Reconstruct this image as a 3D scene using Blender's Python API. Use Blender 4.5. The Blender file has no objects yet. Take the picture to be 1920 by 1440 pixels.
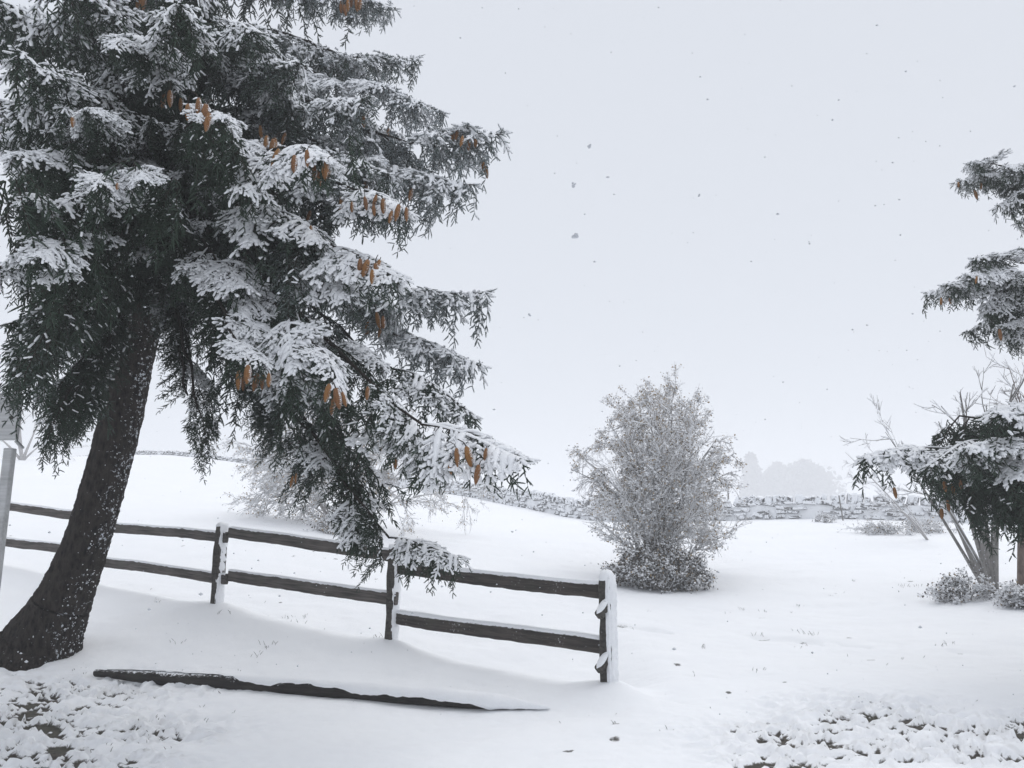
import bpy, math, random
import numpy as np
from mathutils import Matrix, Vector

sc = bpy.context.scene
col = sc.collection
R = math.radians

# ------------------------------------------------------------------ camera
EYE = 1.5                       # eye height above the trodden snow
FPX = 1440.0                    # focal length in photo pixels (1920 wide)
PITCH = R(10.5)
cam_d = bpy.data.cameras.new('camera')
cam_d.sensor_width = 36.0
cam_d.lens = 36.0 * FPX / 1920.0
cam_d.clip_start = 0.05
cam_d.clip_end = 2000.0
cam = bpy.data.objects.new('camera', cam_d)
cam.location = (0, 0, EYE)
cam.rotation_euler = (R(90) + PITCH, 0, 0)
col.objects.link(cam)
sc.camera = cam

# ------------------------------------------------------------------ overcast sky
SUN_EL, SUN_AZ = R(58), R(-60)          # brightest part of the cloud: high, to the left
world = bpy.data.worlds.new('World')
sc.world = world
world.use_nodes = True
nt = world.node_tree
nt.nodes.clear()
w_out = nt.nodes.new('ShaderNodeOutputWorld')
w_bg = nt.nodes.new('ShaderNodeBackground')
w_bg.inputs['Strength'].default_value = 0.1
w_sky = nt.nodes.new('ShaderNodeTexSky')
w_sky.sky_type = 'NISHITA'
w_sky.sun_disc = False
w_sky.sun_elevation = SUN_EL
w_sky.sun_rotation = SUN_AZ
w_mix = nt.nodes.new('ShaderNodeMix')
w_mix.data_type = 'RGBA'
w_mix.inputs['Factor'].default_value = 0.93        # closed snow cloud
w_mix.inputs['B'].default_value = (7.35, 7.68, 8.30, 1)
nt.links.new(w_sky.outputs['Color'], w_mix.inputs['A'])
nt.links.new(w_mix.outputs['Result'], w_bg.inputs['Color'])
nt.links.new(w_bg.outputs['Background'], w_out.inputs['Surface'])

sun_d = bpy.data.lights.new('sun', 'SUN')
sun_d.energy = 1.42
sun_d.angle = R(70)
sun_d.color = (1.0, 0.98, 0.95)
sun = bpy.data.objects.new('sun', sun_d)
sun.rotation_euler = (R(90) - SUN_EL, 0, R(150))
sun.location = (0, 0, 30)
col.objects.link(sun)

vs = sc.view_settings
vs.view_transform = 'Standard'
vs.look = 'None'
vs.exposure = 0.0
vs.gamma = 1.0
vs.use_curve_mapping = False
cy = sc.cycles
cy.max_bounces = 8
cy.diffuse_bounces = 4
cy.glossy_bounces = 2
cy.transmission_bounces = 2
cy.volume_bounces = 3
cy.use_denoising = True
cy.use_adaptive_sampling = True
cy.adaptive_threshold = 0.02
try:
    cy.denoiser = 'OPENIMAGEDENOISE'
    cy.denoising_prefilter = 'ACCURATE'
except Exception:
    pass

# ------------------------------------------------------------------ helpers
def W(px, py, Y):
    """world point seen at photo pixel (px,py), Y metres ahead of the camera"""
    cx = (px - 960.0) / FPX
    cyy = (720.0 - py) / FPX
    d = np.array([cx, math.cos(PITCH) - cyy * math.sin(PITCH), math.sin(PITCH) + cyy * math.cos(PITCH)])
    p = d * (Y / d[1])
    p[2] += EYE
    return p

_rng = np.random.default_rng(7)
_LAT = _rng.random((64, 64, 64)).astype(np.float32)

def vnoise(x, y, z=0.0):
    x = np.asarray(x, float); y = np.asarray(y, float); z = np.zeros_like(x) + z
    xi = np.floor(x).astype(int); yi = np.floor(y).astype(int); zi = np.floor(z).astype(int)
    fx = x - xi; fy = y - yi; fz = z - zi
    fx = fx * fx * (3 - 2 * fx); fy = fy * fy * (3 - 2 * fy); fz = fz * fz * (3 - 2 * fz)
    x0 = xi & 63; x1 = (xi + 1) & 63; y0 = yi & 63; y1 = (yi + 1) & 63; z0 = zi & 63; z1 = (zi + 1) & 63
    L = _LAT
    a = L[x0, y0, z0] * (1 - fx) + L[x1, y0, z0] * fx
    b = L[x0, y1, z0] * (1 - fx) + L[x1, y1, z0] * fx
    c = L[x0, y0, z1] * (1 - fx) + L[x1, y0, z1] * fx
    d = L[x0, y1, z1] * (1 - fx) + L[x1, y1, z1] * fx
    return (a * (1 - fy) + b * fy) * (1 - fz) + (c * (1 - fy) + d * fy) * fz

def fbm(x, y, z=0.0, oct=4, g=0.5):
    s = 0; a = 1.0; t = 0
    for i in range(oct):
        s = s + a * vnoise(np.asarray(x) * 2 ** i + 17.3 * i, np.asarray(y) * 2 ** i + 5.1 * i, np.asarray(z) * 2 ** i + 3.7 * i)
        t += a; a *= g
    return s / t

def sstep(a, b, x):
    t = np.clip((x - a) / (b - a), 0, 1)
    return t * t * (3 - 2 * t)

def norm(v):
    return v / np.maximum(np.linalg.norm(v, axis=-1, keepdims=True), 1e-9)

class MB:
    """collects vertex / face arrays and links them as ONE mesh object"""
    def __init__(self):
        self.v = []; self.f = []; self.n = 0
    def add(self, V, F, mat=0, smooth=True):
        V = np.asarray(V, float).reshape(-1, 3); F = np.asarray(F, int)
        if len(V) == 0 or len(F) == 0:
            return
        self.v.append(V); self.f.append((F + self.n, mat, smooth)); self.n += len(V)
    def mesh(self, name, mats):
        me = bpy.data.meshes.new(name)
        V = np.concatenate(self.v)
        me.vertices.add(len(V)); me.vertices.foreach_set('co', V.astype(np.float32).ravel())
        lv = np.concatenate([f.ravel() for f, _, _ in self.f])
        lt = np.concatenate([np.full(len(f), f.shape[1]) for f, _, _ in self.f])
        ls = np.concatenate([[0], np.cumsum(lt)[:-1]])
        me.loops.add(len(lv)); me.loops.foreach_set('vertex_index', lv.astype(np.int32))
        me.polygons.add(len(lt))
        me.polygons.foreach_set('loop_start', ls.astype(np.int32))
        me.polygons.foreach_set('loop_total', lt.astype(np.int32))
        me.polygons.foreach_set('material_index', np.concatenate([np.full(len(f), m) for f, m, _ in self.f]).astype(np.int32))
        me.polygons.foreach_set('use_smooth', np.concatenate([np.full(len(f), s) for f, _, s in self.f]).astype(bool))
        me.update(calc_edges=True)
        me.validate()
        for m in (mats if isinstance(mats, (list, tuple)) else [mats]):
            me.materials.append(m)
        return me
    def build(self, name, mats, parent=None, loc=None):
        o = bpy.data.objects.new(name, self.mesh(name, mats))
        col.objects.link(o)
        if loc is not None: o.location = loc
        if parent is not None: o.parent = parent
        return o

def tag(o, label=None, cat=None, group=None, kind=None):
    if label: o['label'] = label
    if cat: o['category'] = cat
    if group: o['group'] = group
    if kind: o['kind'] = kind
    return o

def thing(name, label, cat, loc, group=None, rz=0.0):
    o = bpy.data.objects.new(name, None)
    o.empty_display_size = 0.2
    o.location = loc; o.rotation_euler = (0, 0, rz)
    col.objects.link(o)
    return tag(o, label, cat, group)

def inst(name, me, parent, M):
    o = bpy.data.objects.new(name, me)
    o.parent = parent
    o.matrix_local = M
    col.objects.link(o)
    return o

def tubes(P, Rr, sides=5, flat=(1.0, 1.0)):
    """batch of N tubes through P[N,m,3] with radii Rr[N,m] -> V,F (quads)"""
    P = np.asarray(P, float); Rr = np.asarray(Rr, float)
    N, m, _ = P.shape
    T = norm(np.gradient(P, axis=1))
    ref = np.where(np.abs(T[..., 2:3]) < 0.92, np.array([0, 0, 1.0]), np.array([1.0, 0, 0]))
    S = norm(np.cross(T, ref)); U = np.cross(S, T)
    a = np.linspace(0, 2 * np.pi, sides, endpoint=False)
    V = P[:, :, None, :] + Rr[:, :, None, None] * (np.cos(a)[None, None, :, None] * S[:, :, None, :] * flat[0]
                                                   + np.sin(a)[None, None, :, None] * U[:, :, None, :] * flat[1])
    base = (np.arange(N) * m * sides)[:, None, None]
    j = np.arange(m - 1)[None, :, None] * sides
    k = np.arange(sides)[None, None, :]; k2 = (k + 1) % sides
    F = np.stack([base + j + k, base + j + k2, base + j + sides + k2, base + j + sides + k], axis=-1)
    return V.reshape(-1, 3), F.reshape(-1, 4)

def blob(c, r, rng, squash=0.7, lump=0.25):
    """small rounded lump, 42 vertices"""
    V, F = ICO
    n = 1 + lump * (rng.random(len(V)) - 0.5)
    return np.asarray(c) + V * n[:, None] * np.array([r, r, r * squash]), F

def _ico():
    import bmesh
    bm = bmesh.new(); bmesh.ops.create_icosphere(bm, subdivisions=2, radius=1.0)
    V = np.array([v.co[:] for v in bm.verts]); F = np.array([[v.index for v in f.verts] for f in bm.faces])
    bm.free(); return V, F
ICO = _ico()

def box(c, ax, half, bev=0.0):
    """box with axes ax (3x3 rows), bevelled along all edges when bev > 0"""
    c = np.asarray(c, float); ax = np.asarray(ax, float); h = np.asarray(half, float)
    b = min(bev, 0.45 * h.min())
    s = np.array([[i, j, k] for i in (-1, 1) for j in (-1, 1) for k in (-1, 1)], float)
    if b <= 0:
        V = c + (s * h) @ ax
        F = [[0, 1, 3, 2], [4, 6, 7, 5], [0, 4, 5, 1], [2, 3, 7, 6], [0, 2, 6, 4], [1, 5, 7, 3]]
        return V, F
    import bmesh
    bm = bmesh.new(); bmesh.ops.create_cube(bm, size=2.0)
    for v in bm.verts: v.co = Vector((v.co.x * h[0], v.co.y * h[1], v.co.z * h[2]))
    bmesh.ops.bevel(bm, geom=bm.edges[:], offset=b, segments=1, affect='EDGES')
    bmesh.ops.triangulate(bm, faces=bm.faces[:])
    bm.verts.index_update()
    V = np.array([v.co[:] for v in bm.verts]); F = [[v.index for v in f.verts] for f in bm.faces]
    bm.free()
    return c + V @ ax, F

# ------------------------------------------------------------------ materials
class NT:
    def __init__(self, name):
        self.m = bpy.data.materials.new(name); self.m.use_nodes = True
        self.t = self.m.node_tree; self.t.nodes.clear()
        self.out = self.n('ShaderNodeOutputMaterial'); self.b = self.n('ShaderNodeBsdfPrincipled')
        self.l(self.b.outputs[0], self.out.inputs['Surface'])
    def n(self, t, **kw):
        x = self.t.nodes.new(t)
        for k, v in kw.items(): setattr(x, k, v)
        return x
    def l(self, a, b): self.t.links.new(a, b)
    def val(self, v):
        return v
    def plug(self, sock, v):
        if hasattr(v, 'is_output'): self.l(v, sock)
        else: sock.default_value = v
    def math(self, op, a, b=0.0, clamp=False):
        x = self.n('ShaderNodeMath', operation=op, use_clamp=clamp)
        self.plug(x.inputs[0], a); self.plug(x.inputs[1], b)
        return x.outputs[0]
    def mix(self, f, a, b):
        x = self.n('ShaderNodeMix', data_type='RGBA')
        self.plug(x.inputs['Factor'], f)
        self.plug(x.inputs['A'], a if hasattr(a, 'is_output') else (*a, 1))
        self.plug(x.inputs['B'], b if hasattr(b, 'is_output') else (*b, 1))
        return x.outputs['Result']
    def coord(self, kind='Object', scale=(1, 1, 1)):
        tc = self.n('ShaderNodeTexCoord'); mp = self.n('ShaderNodeMapping')
        mp.inputs['Scale'].default_value = scale
        self.l(tc.outputs[kind], mp.inputs['Vector'])
        return mp.outputs[0]
    def pos(self):
        return self.n('ShaderNodeNewGeometry').outputs['Position']
    def noise(self, vec, scale, detail=4, rough=0.55):
        x = self.n('ShaderNodeTexNoise'); x.inputs['Scale'].default_value = scale
        x.inputs['Detail'].default_value = detail; x.inputs['Roughness'].default_value = rough
        self.l(vec, x.inputs['Vector']); return x.outputs['Fac']
    def ramp(self, f, a, b):
        x = self.n('ShaderNodeMapRange', interpolation_type='SMOOTHSTEP')
        x.inputs['From Min'].default_value = a; x.inputs['From Max'].default_value = b
        self.l(f, x.inputs['Value']); return x.outputs['Result']
    def normal(self):
        s = self.n('ShaderNodeSeparateXYZ'); self.l(self.n('ShaderNodeNewGeometry').outputs['Normal'], s.inputs[0])
        return s.outputs
    def bump(self, h, strength=0.3, dist=0.01):
        x = self.n('ShaderNodeBump'); x.inputs['Strength'].default_value = strength
        x.inputs['Distance'].default_value = dist
        self.l(h, x.inputs['Height']); self.l(x.outputs[0], self.b.inputs['Normal'])
    def base(self, c, rough=0.8, spec=0.2):
        self.plug(self.b.inputs['Base Color'], c if hasattr(c, 'is_output') else (*c, 1))
        self.plug(self.b.inputs['Roughness'], rough)
        self.b.inputs['Specular IOR Level'].default_value = spec
        return self.m

SNOW = (0.88, 0.895, 0.92)

def mat_snow(name='snow', scale=75, strength=0.6, dist=0.012):
    m = NT(name); v = m.coord('Object')
    n = m.noise(v, scale, 5, 0.65)
    m.bump(n, strength, dist)
    c = m.mix(m.noise(v, 9, 3), (0.85, 0.865, 0.895), (0.92, 0.93, 0.945))
    return m.base(c, 0.7, 0.15)
M_snow = mat_snow()

def mat_needle():
    m = NT('spruce_needle'); p = m.pos()
    oi = m.n('ShaderNodeObjectInfo')
    frost = m.n('ShaderNodeSeparateColor'); m.l(oi.outputs['Color'], frost.inputs[0])
    g = m.mix(m.noise(p, 14, 3), (0.014, 0.027, 0.018), (0.046, 0.069, 0.047))
    n1 = m.noise(p, 18, 4, 0.7); n2 = m.noise(p, 240, 2)
    s = m.math('ADD', m.math('MULTIPLY', n1, 0.55), m.math('MULTIPLY', n2, 0.45))
    thr = m.math('SUBTRACT', 0.66, m.math('MULTIPLY', frost.outputs[0], 0.42))
    f = m.math('MULTIPLY', m.math('SUBTRACT', s, thr), 4.0, True)
    f = m.math('MULTIPLY', f, 0.9)
    return m.base(m.mix(f, g, (0.60, 0.64, 0.69)), 0.75, 0.2)
M_needle = mat_needle()

def mat_bark(name, c0, c1, scale=10, snow=0.0, wind=(0.8, -0.3, 0.35), bump=0.6, dist=0.03, stretch=0.35):
    m = NT(name); v = m.coord('Object', (1, 1, stretch))
    vo = m.n('ShaderNodeTexVoronoi'); vo.inputs['Scale'].default_value = scale; m.l(v, vo.inputs['Vector'])
    n = m.noise(v, scale * 2.5, 5, 0.65)
    h = m.math('ADD', m.math('MULTIPLY', vo.outputs['Distance'], 0.45), m.math('MULTIPLY', n, 0.95))
    m.bump(h, bump, dist)
    c = m.mix(m.ramp(h, 0.3, 0.95), c0, c1)
    if snow > 0:
        nn = m.normal()
        d = m.math('ADD', m.math('MULTIPLY', nn[0], wind[0]), m.math('ADD', m.math('MULTIPLY', nn[1], wind[1]), m.math('MULTIPLY', nn[2], wind[2])))
        p = m.pos()
        s = m.math('ADD', m.math('MULTIPLY', m.noise(p, 26, 4, 0.7), 1.0), m.math('MULTIPLY', d, 0.28))
        s = m.math('ADD', s, m.math('MULTIPLY', m.noise(p, 3.0, 2), 0.30))
        f = m.ramp(s, 1.18 - snow, 1.26 - snow)
        c = m.mix(f, c, (0.72, 0.75, 0.80))
    return m.base(c, 0.9, 0.1)
M_bark = mat_bark('spruce_bark', (0.003, 0.003, 0.003), (0.050, 0.042, 0.037), 20, 0.235, dist=0.05, bump=.9)
M_twig = mat_bark('dark_twig', (0.012, 0.010, 0.009), (0.040, 0.033, 0.028), 30, 0.12, dist=0.003)
M_greybark = mat_bark('grey_bark', (0.10, 0.095, 0.09), (0.26, 0.25, 0.24), 14, 0.30, wind=(-.4, -.2, .5), dist=0.01)

def mat_wood(name, c0, c1, snow_thr=9.0, wind=(0.8, -0.6, 0.55), rim=0.0):
    """weathered timber with grain along local X and wind-blown snow stuck to it"""
    m = NT(name); v = m.coord('Object', (0.6, 9, 9))
    g = m.noise(v, 5, 6, 0.65)
    n = m.noise(m.coord('Object'), 3.0, 4)
    c = m.mix(m.ramp(g, 0.3, 0.7), c0, c1)
    c = m.mix(m.math('MULTIPLY', m.ramp(n, 0.45, 0.75), 0.5), c, (0.055, 0.056, 0.045))
    if snow_thr < 5:
        nn = m.normal()
        d = m.math('ADD', m.math('MULTIPLY', nn[0], wind[0]), m.math('ADD', m.math('MULTIPLY', nn[1], wind[1]), m.math('MULTIPLY', nn[2], wind[2])))
        s = m.math('ADD', d, m.math('MULTIPLY', m.math('SUBTRACT', m.noise(m.coord('Object'), 38, 5, 0.75), 0.5), 2.4))
        s = m.math('ADD', s, m.math('MULTIPLY', m.math('SUBTRACT', m.noise(m.coord('Object'), 1.7, 2), 0.5), 1.2))
        c = m.mix(m.ramp(s, snow_thr, snow_thr + 0.25), c, SNOW)
    m.bump(g, 0.5, 0.006)
    return m.base(c, 0.75, 0.25)
M_post = mat_wood('post_wood', (0.022, 0.020, 0.018), (0.085, 0.078, 0.068))
M_rail = mat_wood('rail_wood', (0.030, 0.027, 0.025), (0.135, 0.120, 0.110), 1.0, (0.3, -0.2, 0.9))
M_rail_snowy = mat_wood('snowy_rail_wood', (0.020, 0.017, 0.016), (0.080, 0.068, 0.060), 0.40, (0.2, -0.2, 0.95))
M_log = mat_wood('log_wood', (0.008, 0.007, 0.007), (0.034, 0.029, 0.027), 0.78, (0.35, -0.05, 0.95))
M_greywood = mat_wood('grey_painted_wood', (0.40, 0.405, 0.41), (0.52, 0.525, 0.53))

def mat_cone():
    m = NT('cone_scale'); p = m.pos()
    oi = m.n('ShaderNodeObjectInfo')
    c = m.mix(m.noise(p, 90, 3), (0.13, 0.058, 0.020), (0.44, 0.225, 0.082))
    c = m.mix(m.math('MULTIPLY', oi.outputs['Random'], 0.6), c, (0.16, 0.075, 0.045))
    nn = m.normal()
    s = m.math('ADD', m.math('MULTIPLY', nn[0], 0.55), m.math('ADD', m.math('MULTIPLY', nn[2], 0.45), m.noise(p, 60, 3, 0.7)))
    c = m.mix(m.math('MULTIPLY', m.ramp(s, 1.0, 1.15), 0.85), c, SNOW)
    return m.base(c, 0.65, 0.25)
M_cone = mat_cone()

def mat_leaf(name, a, b):
    m = NT(name); p = m.pos()
    return m.base(m.mix(m.noise(p, 9, 3), a, b), 0.8, 0.15)
M_leaf_tan = mat_leaf('tan_leaf', (0.22, 0.160, 0.095), (0.48, 0.375, 0.25))
M_leaf_dark = mat_leaf('dark_leaf', (0.045, 0.042, 0.040), (0.12, 0.105, 0.090))
M_leaf_frost = mat_leaf('frosted_leaf', (0.55, 0.55, 0.565), (0.80, 0.805, 0.82))
M_frost_twig = mat_leaf('frosted_twig', (0.26, 0.245, 0.24), (0.60, 0.59, 0.59))

def mat_stone():
    m = NT('wall_stone'); v = m.pos()
    oi = m.n('ShaderNodeObjectInfo')
    c = m.mix(m.noise(v, 7, 4), (0.07, 0.072, 0.08), (0.21, 0.21, 0.215))
    c = m.mix(m.math('MULTIPLY', oi.outputs['Random'], 0.5), c, (0.27, 0.265, 0.26))
    nn = m.normal()
    s = m.math('ADD', m.math('MULTIPLY', nn[2], 0.75), m.math('MULTIPLY', m.math('SUBTRACT', m.noise(v, 5, 5, 0.7), 0.5), 2.8))
    c = m.mix(m.ramp(s, -0.28, 0.06), c, SNOW)
    m.bump(m.noise(v, 12, 4), 0.6, 0.02)
    return m.base(c, 0.9, 0.1)
M_stone = mat_stone()

def mat_ground():
    m = NT('snow_ground'); p = m.pos()
    at = m.n('ShaderNodeAttribute'); at.attribute_name = 'bare'
    n1 = m.noise(p, 1.2, 4); n2 = m.noise(p, 45, 5, 0.7); n3 = m.noise(p, 11, 4, 0.6)
    snow = m.mix(n1, (0.865, 0.88, 0.91), (0.915, 0.925, 0.94))
    dirt = m.mix(m.ramp(m.noise(p, 30, 5, 0.7), 0.3, 0.7), (0.018, 0.016, 0.013), (0.085, 0.070, 0.052))
    dirt = m.mix(m.math('MULTIPLY', m.ramp(m.noise(p, 2.5, 2), 0.45, 0.6), 0.3), dirt, (0.035, 0.042, 0.020))
    b = m.math('ADD', at.outputs['Fac'], m.math('MULTIPLY', m.math('SUBTRACT', n2, 0.5), 1.3))
    f = m.math('MULTIPLY', m.ramp(b, 0.30, 0.80), 0.97)
    c = m.mix(f, snow, dirt)
    m.bump(m.math('ADD', m.math('MULTIPLY', n2, 0.35), m.math('MULTIPLY', n3, 0.9)), 0.35, 0.02)
    return m.base(c, 0.8, 0.12)
M_ground = mat_ground()

# ------------------------------------------------------------------ terrain
def Gp(px, py, Y):
    p = W(px, py, Y); return (p[0], p[1], p[2])
CTRL = [(-6, 1, 0.05), (0, 1, 0.0), (6, 1, 0.0), (-4, 4, 0.03), (0, 4, 0), (4, 4, 0), (0, -6, 0), (-12, -4, .1), (12, -4, 0),
        Gp(1142, 1297, 7.55), Gp(733, 1218, 9.1), Gp(405, 1144, 10.1),
        Gp(960, 1345, 7.15), Gp(180, 1275, 8.3), Gp(80, 1255, 8.4),
        Gp(20, 1090, 11.5), Gp(1300, 1200, 10.2), Gp(1900, 1200, 10.0),
        Gp(600, 1100, 12.4), Gp(1000, 1120, 13.0),
        Gp(1230, 1090, 16.0), Gp(1860, 1112, 13.0), Gp(1600, 1040, 19.0),
        Gp(650, 985, 20.0), Gp(300, 960, 20.0), Gp(30, 930, 21.0),
        Gp(1950, 985, 26.0), Gp(1500, 972, 28.0), Gp(1130, 977, 32.0), Gp(900, 935, 42.0),
        Gp(1000, 990, 25), Gp(600, 890, 52.0), Gp(280, 852, 62.0), Gp(0, 870, 60.0),
        (-120, 90, 9.0), (-60, 10, 4.0), (60, 10, -0.5), (40, 28, 1.2), (60, 60, -1.0), (12, 60, 0.6), (30, 120, -2.0), (-10, 100, 6.0),
        (-60, 160, 9.5), (80, 200, -5.0), (0, 300, 0.0), (100, 330, -1.0), (-300, 300, 4.0), (300, 300, -6.0), (-600, 640, 3.0), (600, 640, -3.0), (0, 640, -1.0), (-600, 0, 3.0), (600, 0, -2.0), (-300, 0, 3.0), (300, 0, -2.0),
        (-300, -60, 1.0), (300, -60, 0.0)]
CTRL = np.array(CTRL)
def _tps_fit(C, lam=0.002):
    s = 20.0
    X = C[:, :2] / s; n = len(X)
    r2 = ((X[:, None] - X[None]) ** 2).sum(-1)
    K = 0.5 * r2 * np.log(r2 + 1e-12) + lam * np.eye(n)
    Pm = np.c_[np.ones(n), X]
    A = np.zeros((n + 3, n + 3)); A[:n, :n] = K; A[:n, n:] = Pm; A[n:, :n] = Pm.T
    return s, X, np.linalg.solve(A, np.r_[C[:, 2], 0, 0, 0])
_S, _X, _Wt = _tps_fit(CTRL)

POSTS = [np.array(Gp(1142, 1297, 7.55)), np.array(Gp(733, 1218, 9.1)), np.array(Gp(405, 1144, 10.1)),
         np.array(Gp(170, 1080, 11.3)), np.array(Gp(-130, 1040, 13.0))]

def base_z(x, y):
    x = np.asarray(x, float); y = np.asarray(y, float)
    out = np.zeros(x.shape); fx = x.ravel() / _S; fy = y.ravel() / _S
    z = _Wt[-3] + _Wt[-2] * fx + _Wt[-1] * fy
    for (a, b), w in zip(_X, _Wt[:-3]):
        r2 = (fx - a) ** 2 + (fy - b) ** 2
        z = z + w * 0.5 * r2 * np.log(r2 + 1e-12)
    return z.reshape(x.shape)

def fence_dist(x, y):
    """signed distance beyond the fence line and the distance along it"""
    best = np.full(np.shape(x), 1e9); sgn = np.zeros(np.shape(x))
    for a, b in zip(POSTS[:-1], POSTS[1:]):
        ab = b[:2] - a[:2]; L = np.linalg.norm(ab); u = ab / L; nrm = np.array([u[1], -u[0]])
        if nrm[1] < 0: nrm = -nrm
        t = np.clip((x - a[0]) * u[0] + (y - a[1]) * u[1], 0, L)
        qx = a[0] + u[0] * t; qy = a[1] + u[1] * t
        d = np.hypot(x - qx, y - qy)
        s = (x - a[0]) * nrm[0] + (y - a[1]) * nrm[1]
        m = d < best
        best = np.where(m, d, best); sgn = np.where(m, np.sign(s), sgn)
    return best * sgn

BARE = [(-3.9, 5.9, 1.0, 0.9, 1.05), (-3.1, 5.6, .8, 0.5, 0.85), (-4.3, 7.0, 1.0, .9, .9), (-4.3, 7.9, 1.1, .5, .9), (-3.2, 6.6, .9, .6, .65),
        (3.1, 5.75, .9, 0.35, 1.08), (2.4, 6.1, .9, .65, .85), (3.7, 6.2, .9, .45, 1.05), (2.0, 5.6, .6, .4, .8), (4.4, 6.4, 1.0, .4, .95), (3.0, 6.8, .8, .6, .7)]

def ground(x, y):
    """height and bareness of the snow sheet"""
    x = np.asarray(x, float); y = np.asarray(y, float)
    z = base_z(x, y)
    near = 1 - sstep(30, 60, np.hypot(x, y))
    d = fence_dist(x, y)
    fade = sstep(1.7, 0.9, x) * sstep(-11, -8, x)
    z = z - fade * 0.20 * sstep(0.05, 0.8, d) * (1 - sstep(1.2, 3.5, d))
    z = z + fade * 0.07 * np.exp(-((d + 0.10) / 0.35) ** 2)
    for p in POSTS[:3]:
        z = z + 0.05 * np.exp(-((x - p[0]) ** 2 + (y - p[1]) ** 2) / 0.12)
    # drifts
    z = z + near * (0.10 * (fbm(x * 0.35, y * 0.5, 1.3, 3) - 0.5) + 0.055 * (fbm(x * 1.6, y * 2.6, 4.1, 4) - 0.5) + 0.016 * (fbm(x * 6, y * 8, 9.1, 3) - 0.5))
    # trampled and bare places
    reg = np.zeros(x.shape)
    for cx, cyy, rx, ry, a in BARE:
        reg = np.maximum(reg, a * np.exp(-(((x - cx) / rx) ** 2 + ((y - cyy) / ry) ** 2)))
    wx = x + 0.25 * (vnoise(x * 3, y * 3, 9.0) - 0.5); wy = y + 0.25 * (vnoise(x * 3, y * 3, 2.0) - 0.5)
    n = 0.30 * fbm(wx * 2.6, wy * 4.0, 7.7, 2, 0.6) + 0.70 * fbm(wx * 11, wy * 18.0, 2.2, 3, 0.6)
    thick = 0.052 - 0.068 * reg - 0.58 * reg * (n - 0.5)
    thick = np.minimum(thick, .075)
    low = np.maximum(thick, -0.012 + 0.02 * (fbm(x * 14, y * 14, 5.5, 2) - .5))
    z = z + (low - 0.052)
    z = z + reg * (0.024 * (fbm(wx * 5.5, wy * 9, 3.1, 3, 0.6) - 0.5) + 0.014 * (fbm(wx * 13, wy * 16, 6.1, 2, 0.6) - 0.5))
    bare = sstep(0.012, -0.014, thick)
    # faint line of old tracks across the right-hand slope
    yl = 11.2 - 0.42 * (x - 1.2) + 0.10 * np.sin(x * 2.2)
    tr = np.exp(-((y - yl) / 0.12) ** 2) * sstep(0.9, 1.6, x) * sstep(6.5, 5.0, x) * sstep(0.45, 0.6, vnoise(x * 4, y * 3, 1.1))
    z = z - 0.045 * tr
    bare = np.maximum(bare, tr * .62 * sstep(.50, .66, fbm(x * 4, y * 16, 3.3, 2)))  # shade of the shallow tracks put into the colour as dark bare specks
    # sprinkled specks where grass tops break through
    sp = sstep(0.80, 0.86, fbm(x * 5, y * 7, 11.0, 2, .7)) * sstep(0.52, 0.62, fbm(x * .5, y * .5, 6.0, 2)) * (1 - sstep(15, 24, y)) * sstep(3, 5, y)
    bare = np.maximum(bare, 0.75 * sp)
    return z, bare

def gz(x, y):
    return float(ground(np.array([x]), np.array([y]))[0][0])

def axis(bounds):
    out = []
    for a, b, s in bounds:
        out.append(np.arange(a, b - 1e-6, s))
    return np.concatenate(out)
gx = np.concatenate([-np.geomspace(640, 14.5, 32), axis([(-14, -8, .12), (-8, -4.6, .05), (-4.6, 5.0, .025), (5.0, 8, .05), (8, 14, .10)]), np.geomspace(14, 640, 33)])
gy = np.concatenate([-np.geomspace(60, 1.0, 8), axis([(-.8, 5.2, .3), (5.2, 8.6, .024), (8.6, 13, .05), (13, 20, .12), (20, 34, .3), (34, 80, .8)]), np.geomspace(80, 640, 24)])
GX, GY = np.meshgrid(gx, gy)
GZ, GB = ground(GX, GY)
g = MB()
nx, ny = len(gx), len(gy)
ii = (np.arange(ny - 1)[:, None] * nx + np.arange(nx - 1)[None])
g.add(np.stack([GX, GY, GZ], -1), np.stack([ii, ii + 1, ii + nx + 1, ii + nx], -1).reshape(-1, 4))
go = g.build('snowy_ground', M_ground)
at = go.data.attributes.new('bare', 'FLOAT', 'POINT')
at.data.foreach_set('value', GB.ravel().astype(np.float32))
tag(go, kind='structure')

# ------------------------------------------------------------------ haze: the snow-filled air
ZMIN = float(GZ.min()) - 1.0
HTOP = 34.0
hz = MB()
V, F = box((0, 480, (ZMIN + HTOP) / 2), np.eye(3), (660, 560, (HTOP - ZMIN) / 2))
hz.add(V, F, smooth=False)
hm = bpy.data.materials.new('snowy_air'); hm.use_nodes = True
hm.node_tree.nodes.clear()
ho = hm.node_tree.nodes.new('ShaderNodeOutputMaterial'); hv = hm.node_tree.nodes.new('ShaderNodeVolumePrincipled')
hv.inputs['Color'].default_value = (0.955, 0.962, 0.98, 1)
hv.inputs['Density'].default_value = 0.0036
hv.inputs['Anisotropy'].default_value = 0.2
hm.node_tree.links.new(hv.outputs[0], ho.inputs['Volume'])
tag(hz.build('haze', hm), kind='stuff')

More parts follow.
